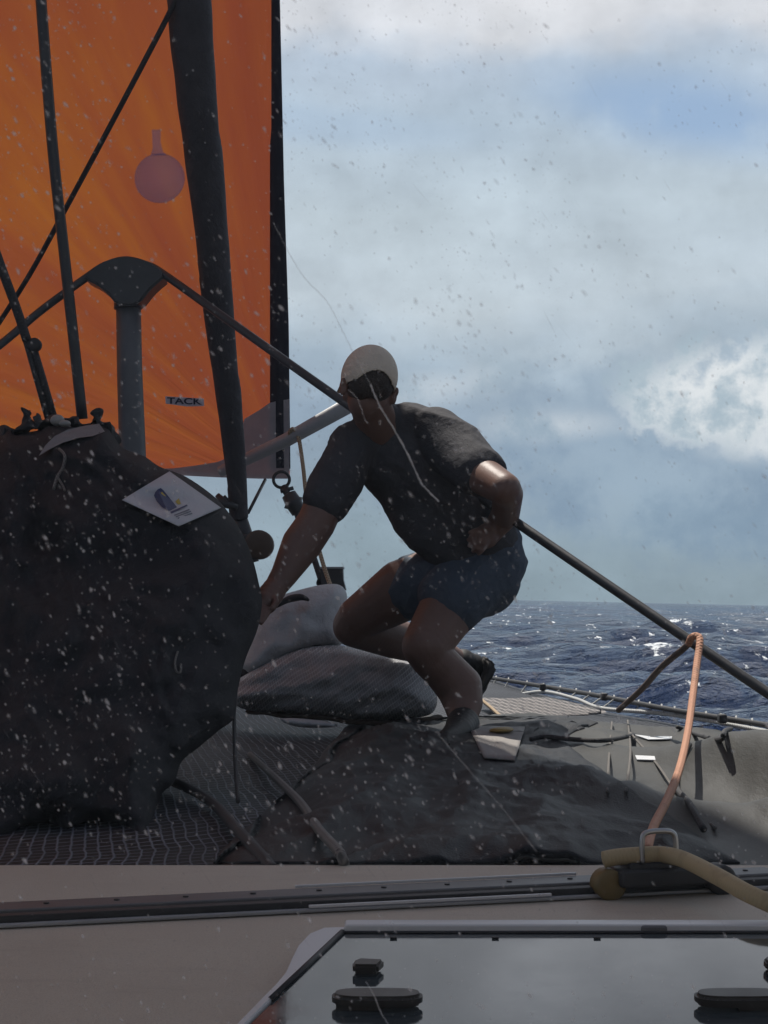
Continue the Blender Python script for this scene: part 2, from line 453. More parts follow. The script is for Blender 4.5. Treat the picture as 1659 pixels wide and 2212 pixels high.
# ------------------------------------------------------------------ sea
def sea():
    az = np.concatenate([np.linspace(-math.pi, -.32, 60)[:-1], np.linspace(-.32, .32, 420), np.linspace(.32, math.pi, 60)[1:]])
    rr = [4.0]
    while rr[-1] < 7000: rr.append(rr[-1] * (1.045 if rr[-1] < 20 else (1.0105 if rr[-1] < 900 else 1.05)))
    rr = np.array(rr)
    A, Rr = np.meshgrid(az, rr); X = np.sin(A) * Rr; Y = np.cos(A) * Rr
    Z = np.zeros_like(X); DX = np.zeros_like(X); DY = np.zeros_like(X)
    rg = np.random.default_rng(5)
    sp = Rr * .0105
    for i in range(64):
        lam = 0.9 * (34 / 0.9) ** (i / 63.0); k = 2 * math.pi / lam
        th = R(200) + rg.normal() * (.45 if lam > 8 else .8); ph = rg.random() * 6.28
        a = .0165 * lam ** .55 * (.6 + .8 * rg.random())
        a = a * np.clip((lam / sp - 2.2) / 2.5, 0, 1)
        q = k * (X * math.sin(th) + Y * math.cos(th)) + ph
        Z += a * np.cos(q); DX -= .8 * a * math.sin(th) * np.sin(q); DY -= .8 * a * math.cos(th) * np.sin(q)
    X = X + DX; Y = Y + DY
    ny, nx = X.shape
    co = np.stack([X, Y, Z], -1).reshape(-1, 3)
    idx = np.arange(ny * nx).reshape(ny, nx)
    q = np.stack([idx[:-1, :-1], idx[:-1, 1:], idx[1:, 1:], idx[1:, :-1]], -1).reshape(-1, 4)
    me = bpy.data.meshes.new('sea')
    me.vertices.add(len(co)); me.vertices.foreach_set('co', co.astype(np.float32).ravel())
    me.loops.add(q.size); me.loops.foreach_set('vertex_index', q[:, ::-1].astype(np.int32).ravel())
    me.polygons.add(len(q)); me.polygons.foreach_set('loop_start', np.arange(0, q.size, 4, dtype=np.int32))
    me.polygons.foreach_set('loop_total', np.full(len(q), 4, dtype=np.int32))
    me.polygons.foreach_set('use_smooth', np.ones(len(q), dtype=bool))
    me.update(calc_edges=True); me.validate()
    o = bpy.data.objects.new('sea', me); C.objects.link(o)
    tag(o, 'dark blue choppy open sea with small whitecaps and painted white sun glints out to the horizon', None, None, 'structure')
    m = bpy.data.materials.new('sea_water'); m.use_nodes = True; t = NT(m.node_tree)
    g = t.n('ShaderNodeNewGeometry').outputs['Position']
    sz = t.n('ShaderNodeSeparateXYZ', ins={0: g}).outputs[2]
    a = t.noise(g, 1.1, 6, .62); b = t.noise(g, 5.0, 4, .6)
    bp = t.n('ShaderNodeBump', ins={'Strength': 1.0, 'Distance': 1.0, 'Height': t.m('ADD', t.m('MULTIPLY', a, 1.35), t.m('MULTIPLY', b, .10))})
    foam_n = t.noise(t.n('ShaderNodeMapping', ins={0: g, 3: (1, .45, 1)}).outputs[0], .55, 7, .66)
    foam_glint = t.m('MULTIPLY', t.sstep(t.m('ADD', foam_n, t.m('MULTIPLY', sz, .13)), .69, .74), t.sstep(b, .35, .6))
    glint_n = t.noise(t.n('ShaderNodeMapping', ins={0: g, 3: (1, .30, 1)}).outputs[0], 1.7, 5, .62)  # small white flecks painted as sun glints, merged with the whitecaps
    foam_glint = t.m('MAXIMUM', foam_glint, t.m('MULTIPLY', t.sstep(t.m('ADD', glint_n, t.m('MULTIPLY', sz, .10)), .665, .72), .9))
    w = t.n('ShaderNodeBsdfPrincipled', ins={'Base Color': (.008, .026, .084, 1), 'Roughness': .06, 'IOR': 1.33, 'Normal': bp.outputs[0]})
    f = t.n('ShaderNodeBsdfDiffuse', ins={0: (.72, .75, .77, 1)})
    mx = t.n('ShaderNodeMixShader', ins={0: foam_glint, 1: w.outputs[0], 2: f.outputs[0]})
    t.n('ShaderNodeOutputMaterial', ins={0: mx.outputs[0]})
    me.materials.append(m)
sea()

# ------------------------------------------------------------------ deck of the boat and its cabin
ZD, ZT = -.45, -.47              # deck level, trampoline level (below the eye)
TILT = math.tan(R(7.5))
def DZ(y): return ZD - .002 - max(0, 2.14 - y) * TILT      # the deck round the hatch slopes down towards the window
def GH(px, py, off):             # point on the hatch plane raised by off
    d = ray(px, py); return d * ((ZD - .002 - 2.14 * TILT + off) / (d.z - TILT * d.y))
def deck():
    bm = B()
    prof = [(2.71, ZD - .28), (2.71, ZD - .012), (2.698, ZD), (2.17, ZD), (2.14, ZD - .002), (.55, DZ(.55)), (.55, ZD - .5)]
    prism(bm, [Vector((-2.8, y, z)) for y, z in prof], Vector((5.6, 0, 0)))
    o = obj('deck', bm, M['deck']); sharp(o)
    tag(o, 'tan non slip deck with a rounded front edge below the window', None, None, 'structure')
deck()
def cabin():
    c = empty('cabin', (0, .3, ZD), 'white cabin front and roof around the salt spotted window', 'cabin')
    bm = B(); yf = .58
    # front wall round the window opening, side walls, roof with an overhang
    box(bm, (0, yf, -.50), (5.0, .05, .40)); box(bm, (0, yf, .545), (5.0, .05, .23))
    box(bm, (-1.6, yf, .065), (1.8, .05, .73)); box(bm, (1.6, yf, .065), (1.8, .05, .73))
    for s in (-1, 1): box(bm, (s * 2.475, -1.45, .1), (.05, 4.0, 1.1))
    sharp(obj('wall', bm, M['white'], c))
    bm = B(); box(bm, (0, -1.25, .70), (5.2, 4.5, .08), bev=.02); sharp(obj('roof', bm, M['white'], c))
    bm = B()
    for s in (-1, 1): box(bm, (s * .685, yf, .065), (.03, .07, .73))
    for z in (-.285, .415): box(bm, (0, yf, z), (1.34, .07, .03))
    sharp(obj('window_frame', bm, M['gasket'], c))
    m = bpy.data.materials.new('window_glass'); m.use_nodes = True; t = NT(m.node_tree)
    vol = t.n('ShaderNodeVolumePrincipled', ins={'Color': (.93, .95, .97, 1), 'Density': 6.5, 'Anisotropy': .2})
    t.n('ShaderNodeOutputMaterial', ins={1: vol.outputs[0]})
    bm = B(); box(bm, (0, yf, .065), (1.34, .006, .67)); obj('window_pane', bm, m, c, False)
    return c
CAB = cabin()

def DROP(x, y):                  # the net hangs lower towards the right-hand bow
    t = max(0, min(1, (x - .45) / .6)); return .065 * t * t * (3 - 2 * t) * max(0, min(1, (y - 3.6) / 1.2))
def trampoline():
    bm = B(); nx, ny = 90, 120; g = []
    for j in range(ny + 1):
        y = 2.70 + (9.6 - 2.70) * j / ny; xr = 1.40 - .214 * (y - 5.8); xl = -3.2 + .12 * (y - 2.7); r = []
        for i in range(nx + 1):
            u = i / nx; x = xl + (xr - xl) * u
            e = min(u, 1 - u, 3 * (j / ny), 2 * (1 - j / ny))
            z = ZT - .025 * min(1, e * 5) + .02 * noise.noise(Vector((x * 1.3, y * 1.1, 0)))
            z -= DROP(x, y)
            r.append(bm.verts.new((x, y, z)))
        g.append(r)
    for j in range(ny):
        for i in range(nx): bm.faces.new((g[j][i], g[j][i + 1], g[j + 1][i + 1], g[j + 1][i]))
    r = bmesh.ops.extrude_face_region(bm, geom=list(bm.faces))
    bmesh.ops.translate(bm, vec=(0, 0, -.008), verts=[v for v in r['geom'] if isinstance(v, bmesh.types.BMVert)])
    bmesh.ops.recalc_face_normals(bm, faces=bm.faces)
    o = obj('trampoline', bm, M['net'])
    tag(o, 'dark netting trampoline stretched between the bows ahead of the deck', 'trampoline')
trampoline()

def edge_tube():
    # dark beam along the right edge with the net laced to it
    e = empty('edge_beam', P(1400, 1525, 6.5), 'dark beam along the right edge of the netting with white lacing', 'beam')
    pts = [P(1040, 1461, 9.4), P(1260, 1497, 7.6), P(1450, 1533, 6.6), P(1700, 1574, 5.7), P(2100, 1650, 4.5)]
    bm = B(); tube(bm, spline(pts, 8), .011, 10); obj('rail', bm, M['black'], e)
    low = [P(1045, 1490, 9.2), P(1110, 1500, 8.6), P(1175, 1494, 8.1), P(1245, 1510, 7.6), P(1300, 1530, 7.2), P(1420, 1540, 6.75), P(1540, 1558, 6.25), P(1680, 1585, 5.75), P(1900, 1625, 5.1)]
    bm = B(); tube(bm, spline(low, 8), .009, 8); obj('boltrope', bm, M['white_rope'], e)
    bm = B()
    A, L = spline(pts, 30), spline(low, 30)
    for k in range(26):
        t = .03 + .9 * k / 26
        a = A[int(t * (len(A) - 1))]; b = min(L, key=lambda q: abs(q.y - a.y)); b2 = min(L, key=lambda q: abs(q.y - a.y + .1))
        tube(bm, [a + Vector((0, 0, .015)), a + Vector((0, -.02, 0)), b, b2], .004, 6)
    obj('lacing', bm, M['white_rope'], e)
    bm = B()
    for px, py, Y in ((1172, 1484, 8.1), (1305, 1505, 7.3), (1560, 1552, 6.1)):
        box(bm, P(px, py, Y), (.03, .05, .034), bev=.008)
    obj('clamp', bm, M['black'], e)
edge_tube()

# ------------------------------------------------------------------ grey cover lying over the trampoline on the right
def cover_z(x, y):
    w = noise.noise(Vector((x * .9, y * .7, 3)))
    u = x * .80 + y * .55 + .28 * w
    def fold(c, wd, h): return h * math.exp(-((u - c) / wd) ** 2)
    amp = min(1, max(0, (x - .30) / .45))
    f = fold(2.95, .13, .055) + fold(3.42, .16, .075) + fold(3.98, .17, .085) + fold(4.55, .15, .06) + fold(5.1, .16, .05) + fold(2.45, .12, .05)
    f *= .75 + .5 * noise.noise(Vector((x * .8 - y * .5, u, 9)))
    v = x * 1.2 - y * .2
    return ZT + .012 - DROP(x, y) + amp * (1.2 + 2.6 * max(0, min(1, (x - .72) / .25)) * max(0, min(1, (4.5 - y) / .9))) * (.35 + .65 * max(0, min(1, (6.2 - y) / 1.6)))  * (f + .03 * noise.noise(Vector((x * 2.2, y * 1.3, 5)))) + .014 * noise.noise(Vector((u * 3.5, v * 1.2, 1))) + (1 - .6 * amp) * .028 * (noise.ridged_multi_fractal(Vector((x * 2.6 + .6 * w, y * 1.1 - x * 1.2, 6)), .9, 2.1, 3, 1, 2) - .9) + .004 * noise.noise(Vector((u * 9, v * 1.6, 2)))
def cover():
    bm = B(); nx, ny = 200, 210; g = []
    for j in range(ny + 1):
        v = j / ny; y = 2.716 + (6.5 - 2.716) * v
        xl = -.34 + .29 * v + .05 * noise.noise(Vector((y * 2, 0, 7))); xr = 1.34 - .214 * (y - 5.8); r = []
        for i in range(nx + 1):
            u = i / nx; x = xl + (xr - xl) * u
            z = cover_z(x, y); e = min(u * 12, (1 - v) * 10 + .0, 1)
            r.append(bm.verts.new((x, y + .05 * noise.noise(Vector((x * 3, 4, 4))), ZT - .03 - DROP(x, y) + (z - ZT + .03 + DROP(x, y)) * max(0, e) ** .6)))
        g.append(r)
    for j in range(ny):
        for i in range(nx): bm.faces.new((g[j][i], g[j][i + 1], g[j + 1][i + 1], g[j + 1][i]))
    r = bmesh.ops.extrude_face_region(bm, geom=list(bm.faces))
    bmesh.ops.translate(bm, vec=(0, 0, -.006), verts=[v for v in r['geom'] if isinstance(v, bmesh.types.BMVert)])
    bmesh.ops.recalc_face_normals(bm, faces=bm.faces)
    bvh = BVHTree.FromBMesh(bm)
    o = obj('canvas_cover', bm, M['tarp'])
    tag(o, 'grey canvas cover spread in folds over the netting, half in shade', 'cover')
    return bvh
COVER = cover()
def on_cover(px, py, off=.01):
    d = ray(px, py).normalized(); h = COVER.ray_cast(Vector((0, 0, 0)), d)
    return h[0] + Vector((0, 0, off)) if h[0] else G(px, py, ZT + off)

def cloth_and_shade():  # crumpled sheet over the cover; its black and outline also carry the sail's shade
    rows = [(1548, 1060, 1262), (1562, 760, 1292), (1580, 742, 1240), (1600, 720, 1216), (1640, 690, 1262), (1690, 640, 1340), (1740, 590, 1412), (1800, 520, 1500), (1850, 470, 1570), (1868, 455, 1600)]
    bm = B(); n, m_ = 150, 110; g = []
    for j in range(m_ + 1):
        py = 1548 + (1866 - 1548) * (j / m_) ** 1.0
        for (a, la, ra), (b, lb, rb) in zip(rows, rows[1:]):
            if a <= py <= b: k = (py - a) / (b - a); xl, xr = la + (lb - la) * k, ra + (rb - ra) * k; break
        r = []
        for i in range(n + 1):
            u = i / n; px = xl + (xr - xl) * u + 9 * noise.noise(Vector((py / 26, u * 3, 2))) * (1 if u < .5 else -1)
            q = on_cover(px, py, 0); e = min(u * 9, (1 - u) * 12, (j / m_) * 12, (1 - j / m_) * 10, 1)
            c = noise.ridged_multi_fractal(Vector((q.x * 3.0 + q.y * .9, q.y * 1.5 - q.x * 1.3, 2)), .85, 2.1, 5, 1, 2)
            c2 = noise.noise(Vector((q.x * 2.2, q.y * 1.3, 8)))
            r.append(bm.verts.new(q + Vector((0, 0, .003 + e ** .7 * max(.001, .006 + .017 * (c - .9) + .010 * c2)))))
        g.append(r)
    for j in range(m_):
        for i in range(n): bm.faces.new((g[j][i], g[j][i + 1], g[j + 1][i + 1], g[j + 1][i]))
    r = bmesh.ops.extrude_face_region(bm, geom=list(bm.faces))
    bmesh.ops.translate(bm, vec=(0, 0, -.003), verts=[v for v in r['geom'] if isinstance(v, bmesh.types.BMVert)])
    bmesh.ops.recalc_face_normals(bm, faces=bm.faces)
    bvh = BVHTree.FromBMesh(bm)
    tag(obj('cloth_and_shade', bm, fabric('cloth_and_shade', (.012, .014, .018), .0014, .0008, .6, .3, 8)), 'crumpled cloth across the middle of the grey cover, sail shade put into its black', 'cloth')
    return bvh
DARK = cloth_and_shade()
def on_cloth(px, py, off=.01):
    d = ray(px, py).normalized(); h = [k.ray_cast(Vector((0, 0, 0)), d) for k in (COVER, DARK)]; h = [k for k in h if k[0]]
    return min(h, key=lambda k: k[3])[0] + Vector((0, 0, off)) if h else G(px, py, ZT + off)

# ------------------------------------------------------------------ the orange sail
def sail_f(x, z):
    u = max(0, -.45 - x)
    return 7.6 - .44 * (z - .62) + .35 * math.sin(math.pi * min(u / 5, 1)) - .12 * u
def luff_px(py):
    pts = [(-9000, 470), (0, 603), (400, 612), (700, 622), (1030, 626), (1100, 626)]
    for (a, xa), (b, xb) in zip(pts, pts[1:]):
        if a <= py <= b: return xa + (xb - xa) * (py - a) / (b - a)
    return 603
def sail():
    s = empty('orange_sail', P(500, 1028, 7.6), 'orange headsail glowing with the sun behind it, TACK label near its corner', 'sail')
    bm = B(); nz, nx = 110, 90; g = []
    tack = surf(625, 1029, sail_f)
    for j in range(nz + 1):
        v = j / nz; t = 11.5 * v ** 1.5
        z = tack.z + t
        yy = 7.6 - .44 * (z - .62)
        if yy > .8:
            py = CY - F * math.tan(math.atan2(z, yy) - TH); xe = P(luff_px(py), py, yy).x
        lx = xe if yy > .8 else lx
        if py < 0: lx = tack.x - .035 + .012 * (t - 2)
        w = 5.2 * (1 - t / 13); r = []
        for i in range(nx + 1):
            u = (i / nx) ** 1.3; x = lx - w * u
            zz = z + .10 * math.sin(math.pi * u) * (1 - v) - .03 * u
            wr = .012 * noise.noise(Vector((x * 2, zz * .8, 0))) + .006 * noise.noise(Vector((x * 7, zz * 2, 3)))
            r.append(bm.verts.new((x, sail_f(x, zz) + wr, zz)))
        g.append(r)
    for j in range(nz):
        for i in range(nx): bm.faces.new((g[j][i], g[j][i + 1], g[j + 1][i + 1], g[j + 1][i]))
    m = bpy.data.materials.new('orange_sailcloth'); m.use_nodes = True; t = NT(m.node_tree)
    co = t.n('ShaderNodeTexCoord').outputs['Object']
    sx = t.n('ShaderNodeSeparateXYZ', ins={0: co}); rel = BM @ tack - OFS[s.name]
    dx = t.m('SUBTRACT', rel.x + .05, sx.outputs[0]); dz = t.m('SUBTRACT', sx.outputs[2], rel.z - .1)
    ang = t.m('ARCTAN2', dz, dx); rad = t.m('SQRT', t.m('ADD', t.m('MULTIPLY', dx, dx), t.m('MULTIPLY', dz, dz)))
    pv = t.n('ShaderNodeCombineXYZ', ins={0: t.m('MULTIPLY', ang, 6.0), 1: t.m('MULTIPLY', rad, .5), 2: 0.0}).outputs[0]
    st = t.noise(pv, 1.8, 5, .55); big = t.noise(co, .9, 3, .5)
    k = t.m('ADD', st, t.m('MULTIPLY', t.m('SUBTRACT', t.m('MULTIPLY', dx, .16), .12), 1.0))
    c = t.ramp(k, [(.30, (.34, .079, .037)), (.52, (.385, .099, .035)), (.70, (.44, .130, .031)), (.95, (.54, .185, .027))])
    weave = t.noise(co, 420, 2, .5)
    fold = t.n('ShaderNodeBump', ins={'Strength': .6, 'Distance': .03, 'Height': st})
    tl = t.n('ShaderNodeBsdfTranslucent', ins={0: c, 'Normal': fold.outputs[0]})
    df = t.n('ShaderNodeBsdfDiffuse', ins={0: c})
    mx = t.n('ShaderNodeMixShader', ins={0: .42, 1: df.outputs[0], 2: tl.outputs[0]})
    t.n('ShaderNodeOutputMaterial', ins={0: mx.outputs[0]})
    obj('sailcloth', bm, m, s)
    # dark luff strip (it twists, so it looks wider lower down)
    navy = fabric('luff_cloth', (.035, .034, .045), .002, .0004, .7, .25, 9)
    bm = B(); prev = None
    for k in range(70):
        py = 1012 - 2600 * (k / 69) ** 1.2
        xr = luff_px(py) + 1.5 if py > 0 else 604 + py * .012; xl = 583.5 + (3 if py < 300 else 0) + (py * .006 if py < 0 else 0)
        row = []
        for a in (0, .5, 1):
            q = surf(xl + (xr - xl) * a, py, sail_f); row += [bm.verts.new(q - Vector((0, .012 + .010 * math.sin(math.pi * a), 0))), bm.verts.new(q + Vector((0, .012, 0)))]
        if prev:
            p, r = prev, row
            for i, j in ((0, 2), (2, 4), (4, 5), (5, 3), (3, 1), (1, 0)): bm.faces.new((p[i], p[j], r[j], r[i]))
        prev = row
    bmesh.ops.recalc_face_normals(bm, faces=bm.faces)
    obj('luff_strip', bm, navy, s)
    # reinforcing patch in the corner and along the foot
    m2 = bpy.data.materials.new('corner_cloth'); m2.use_nodes = True; t = NT(m2.node_tree)
    co = t.n('ShaderNodeTexCoord').outputs['Object']; nn = t.noise(co, 9, 5, .6)
    c = t.ramp(nn, [(.3, (.56, .51, .52)), (.7, (.70, .63, .63))])
    tl = t.n('ShaderNodeBsdfTranslucent', ins={0: c}); df = t.n('ShaderNodeBsdfDiffuse', ins={0: c})
    mx = t.n('ShaderNodeMixShader', ins={0: .4, 1: df.outputs[0], 2: tl.outputs[0]}); t.n('ShaderNodeOutputMaterial', ins={0: mx.outputs[0]})
    poly = [(625, 862), (601, 866), (583, 870), (560, 886), (528, 905), (515, 950), (500, 985), (470, 998), (420, 1006), (372, 1012), (330, 1012), (330, 1024), (372, 1026), (470, 1031), (560, 1034), (625, 1034)]
    bm = B(); f = [surf(x, y, sail_f, .018) for x, y in poly]; prism(bm, f, Vector((0, .004, 0)))
    obj('corner_patch', bm, m2, s, False)
    # pale label with the word TACK
    lab = B(); prism(lab, [surf(x, y, sail_f, .022) for x, y in ((357, 856), (440, 861), (441, 877), (404, 878), (358, 872))], Vector((0, .003, 0)))
    lo = obj('label', lab, mat('label_cloth', (.88, .76, .80), .8, .1, 40), s, False)
    cu = bpy.data.curves.new('t', 'FONT'); cu.body = 'TACK'; cu.size = 1.0; cu.extrude = .01; cu.offset = .02
    to = bpy.data.objects.new('t', cu); C.objects.link(to)
    me = bpy.data.meshes.new_from_object(to.evaluated_get(bpy.context.evaluated_depsgraph_get())); bpy.data.objects.remove(to)
    bm = B(); bm.from_mesh(me); xs = [v.co.x for v in bm.verts]; ys = [v.co.y for v in bm.verts]
    a, b = min(xs), max(xs); c0, d0 = min(ys), max(ys)
    for v in bm.verts:
        u = (v.co.x - a) / (b - a); w = (v.co.y - c0) / (d0 - c0)
        px = 361 + 75 * u; py = 872 + 2.5 * u - 14 * w
        v.co = surf(px, py, sail_f, .025 + .002 * (v.co.z > 0))
    obj('lettering', bm, mat('label_ink', (.03, .025, .06), .7, .1), lo, False)
sail()

# ------------------------------------------------------------------ rig: furled sail, stays, striker, wires
def fm():
    return fabric('furled_cloth', (.075, .071, .076), .004, .0008, .75, .4, 16)
FUR = fm()
def furled():
    o = empty('furled_headsail', P(515, 1120, 7.0), 'thick dark furled headsail rolled round the slanting forestay before the orange sail', 'furled sail')
    bm = B(); pts = []; rs = []
    rows = [(1118, 517, 20, 7.0), (1000, 508, 23, 6.92), (860, 494, 27, 6.8), (720, 478, 31, 6.66), (500, 456, 37, 6.45), (250, 430, 43, 6.2), (0, 408, 48, 5.98), (-500, 362, 58, 5.6), (-1600, 262, 66, 5.1)]
    c = [P(x, y, Y) for y, x, w, Y in rows]; rr = [w / F * Y for y, x, w, Y in rows]
    sp = spline([Vector((p.x, p.y, p.z)) for p in c], 14); rsp = [v.x for v in spline([Vector((r, 0, 0)) for r in rr], 14)]
    tube(bm, sp, rsp, 22)
    # spiral wrap: each turn of cloth stands a little proud
    for v in bm.verts:
        a = min(sp, key=lambda q: (q - v.co).length_squared); d = v.co - a
        if d.length > 1e-4:
            ph = math.atan2(d.y, d.x) / 6.2832 + a.z * 1.1
            v.co = a + d * (1 + .10 * (ph % 1.0) - .05 + .05 * noise.noise(v.co * 6))
    obj('rolled_sail', bm, FUR, o)
    bm = B(); tube(bm, [P(516, 1112, 7.0), P(530, 1150, 7.0), P(545, 1215, 7.0)], [.032, .03, .03], 14); obj('stay_base', bm, M['dark_metal'], o)
    bm = B(); q = P(505, 1090, 6.97)
    tube(bm, [q + Vector((-.07, -.03, .04)), q + Vector((-.03, -.04, 0)), q + Vector((.02, -.045, -.015))], [.012, .02, .014], 10)
    tube(bm, [P(483, 1072, 6.93), P(492, 1082, 6.93)], .009, 8)
    obj('clevis', bm, M['dark_metal'], o)
furled()
def stays():
    bm = B(); tube(bm, spline([P(84, -60, 6.0), P(112, 300, 6.1), P(140, 560, 6.2), P(178, 905, 6.3)], 6), [.0215] * 19, 12)
    tag(obj('stay', bm, M['dark_metal']), 'straight dark rod left of the striker post, top to bag', 'stay')
    o = empty('block_tackle', P(115, 890, 5.6), 'dark line with a round block ending in two strands at far left of the sail', 'tackle')
    bm = B(); tube(bm, spline([P(-60, 400, 5.5), P(0, 570, 5.52), P(35, 665, 5.54), P(58, 735, 5.56)], 5), .017, 10); obj('upper_line', bm, M['dark_rope'], o)
    bm = B(); tube(bm, [P(56, 735, 5.56), P(80, 820, 5.58), P(114, 940, 5.58)], .0115, 10); obj('strand', bm, M['dark_rope'], o)
    bm = B(); tube(bm, [P(68, 735, 5.56), P(92, 815, 5.58), P(128, 940, 5.58)], .012, 10); obj('strand', bm, M['dark_rope'], o)
    bm = B(); tube(bm, [P(63, 735, 5.6), P(87, 820, 5.62), P(121, 940, 5.62)], .007, 8); obj('strand', bm, M['grey_rope'], o)
    bm = B(); q = P(75, 745, 5.56)
    tube(bm, [q + Vector((-.004, .014, 0)), q + Vector((0, .01, 0)), q + Vector((0, -.012, 0)), q + Vector((0, -.016, 0))], [.015, .024, .024, .015], 18)
    obj('sheave', bm, M['black'], o)
    bm = B(); tube(bm, spline([P(392, -30, 5.9), P(360, 40, 5.95), P(255, 240, 6.1), P(145, 445, 6.35), P(60, 600, 6.6), P(-40, 755, 6.8)], 5), .0105, 8)
    tag(obj('sheet_line', bm, M['dark_rope']), 'thin dark line slanting across the orange sail from the furled headsail', 'line')
stays()
def striker():
    o = empty('striker_post', P(285, 1000, 6.4), 'grey upright post with a dark mushroom shaped head carrying the wire', 'striker post')
    bm = B(); tube(bm, [P(277, 636, 6.4), P(280, 800, 6.4), P(287, 1000, 6.4), P(292, 1290, 6.4)], [.050, .051, .054, .056], 26, flat=1.0); obj('post', bm, M['alu_dull'], o)
    # head: an arched saddle with sloping cheeks, cut from plate and given thickness
    outl = [(180, 600), (196, 582), (218, 566), (245, 557), (275, 554), (305, 559), (330, 570), (352, 587), (357, 598), (345, 607), (325, 625), (304, 652), (288, 660), (262, 660), (248, 654), (232, 634), (208, 615), (188, 606)]
    bm = B(); fr = [P(x, y, 6.33) for x, y in outl]; prism(bm, fr, Vector((0, .13, 0)))
    bmesh.ops.bevel(bm, geom=list(bm.edges), offset=.008, segments=2, affect='EDGES')
    sharp(obj('saddle', bm, M['dark_metal'], o))
    bm = B(); tube(bm, [P(276, 652, 6.4), P(276, 668, 6.4)], [.056, .056], 26); obj('collar', bm, M['dark_metal'], o)
striker()
WR = [P(268, 566, 6.38), P(342, 583, 6.36)]
def wires():
    bm = B()
    pts = [P(-140, 850, 6.0), P(0, 745, 6.2), P(90, 670, 6.3), P(186, 600, 6.36)]
    pts2 = [P(225, 575, 6.4), P(270, 562, 6.4), P(315, 572, 6.4)]
    e = P(2200, 1880, 4.3); a = P(350, 590, 6.36)
    pts3 = []
    for k in range(13):
        px = 350 + (1700 - 350) * k / 12
        py = 590 + (1497 - 590) * (px - 350) / (1659 - 350) + (8 * math.sin(math.pi * k / 12))
        Y = 1 / ((1 / 6.36) + (1 / 4.75 - 1 / 6.36) * k / 12); pts3.append(P(px, py, Y))
    pts3.append(P(2000, 1735, 4.45))
    tube(bm, spline(pts + pts2 + pts3, 6), .0165, 12)
    tag(obj('striker_wire', bm, M['dark_metal']), 'long dark wire over the striker head, running down past the man to the right', 'wire')
wires()

def tack_gear():
    # pale pole behind the man's head, lines and fittings at the sail corner
    bm = B(); a, b, c = P(478, 1018, 7.3), P(620, 950, 7.05), P(790, 855, 6.75)
    tube(bm, [a, b, c], [.026, .031, .036], 18)
    o = obj('pole', bm, mat('pole_paint', (.40, .41, .42), .5, .12, 12, .0004, 60)); tag(o, 'pale grey pole slanting up from the sail corner behind the man', 'pole')
    bm = B(); tube(bm, spline([P(628, 955, 7.06), P(626, 935, 7.0), P(634, 927, 6.98), P(645, 945, 6.98), P(655, 1010, 6.9), P(664, 1085, 6.8), P(690, 1190, 6.7), P(712, 1260, 6.6), P(738, 1318, 6.5)], 6), .0095, 8)
    tag(obj('lashing_rope', bm, M['beige']), 'pale tan rope looped over the grey pole and hanging beside the arm', 'rope')
    o = empty('tack_swivel', P(640, 1100, 7.25), 'dark shackle ring, swivel and strop below the sail corner', 'swivel')
    c = P(608, 1036, 7.3); ring = [c + Vector((math.cos(k * math.pi / 12), 0, math.sin(k * math.pi / 12))) * .037 for k in range(24)]
    bm = B(); tube(bm, ring, .0075, 8, True); obj('ring', bm, M['dark_metal'], o)
    bm = B(); tube(bm, [P(614, 1053, 7.3), P(620, 1066, 7.28), P(627, 1080, 7.27)], [.022, .016, .02], 12)
    tube(bm, [P(606, 1062, 7.28), P(634, 1054, 7.28)], .009, 8); obj('jaw', bm, M['dark_metal'], o)
    bm = B(); ax = (P(645, 1102, 7.25) - P(622, 1062, 7.25)).normalized(); q = P(634, 1086, 7.25)
    tube(bm, [q - ax * .05, q - ax * .045, q - ax * .01, q, q + ax * .012, q + ax * .05, q + ax * .055], [.02, .034, .038, .05, .038, .034, .02], 20); obj('drum', bm, M['dark_metal'], o)
    bm = B(); tube(bm, spline([P(640, 1105, 7.24), P(655, 1150, 7.15), P(676, 1200, 7.05), P(695, 1258, 6.95)], 5), [.014] * 15 + [.026], 10)
    obj('strop', bm, M['dark_rope'], o)
    o = empty('sprit_bracket', P(720, 1275, 6.95), 'square dark bracket with a pale top at the end of the rolled cloth', 'bracket')
    bm = B(); x0, x1 = P(694, 1240, 6.95), P(741, 1240, 6.95); zt = P(700, 1229, 6.95).z; zb = P(700, 1275, 6.95).z
    prism(bm, [Vector((x0.x, 6.9, zb)), Vector((x1.x + .014, 6.9, zb)), Vector((x1.x + .002, 6.9, (zt + zb) / 2)), Vector((x1.x, 6.9, zt)), Vector((x0.x, 6.9, zt))], Vector((0, .16, 0)))
    obj('body', bm, M['dark_metal'], o, False)
    bm = B(); box(bm, ((x0.x + x1.x) / 2, 6.98, zt + .0045), (x1.x - x0.x + .008, .18, .008)); obj('top_plate', bm, M['alu'], o, False)
    bm = B(); tube(bm, [P(573, 1036, 7.32), P(536, 1108, 7.12)], .0075, 8)
    tag(obj('toggle_rod', bm, M['dark_metal']), 'thin dark rod slanting between the sail foot and the furled headsail', 'rod')
    # roller at the foot of the stay
    o = empty('roller', P(560, 1212, 6.3), 'brown rounded roller sticking out behind the dark bag', 'roller')
    q = P(560, 1177, 6.3)
    bm = B(); tube(bm, [q + Vector((0, -.04, 0)), q + Vector((0, -.035, 0)), q + Vector((0, .035, 0)), q + Vector((0, .04, 0))], [.045, .058, .058, .045], 24)
    obj('drum', bm, mat('brown_drum', (.10, .065, .045), .5, .3, 30), o)
    bm = B(); box(bm, q + Vector((-.05, 0, -.01)), (.10, .05, .10), bev=.01); obj('cheek', bm, M['dark_metal'], o)
tack_gear()

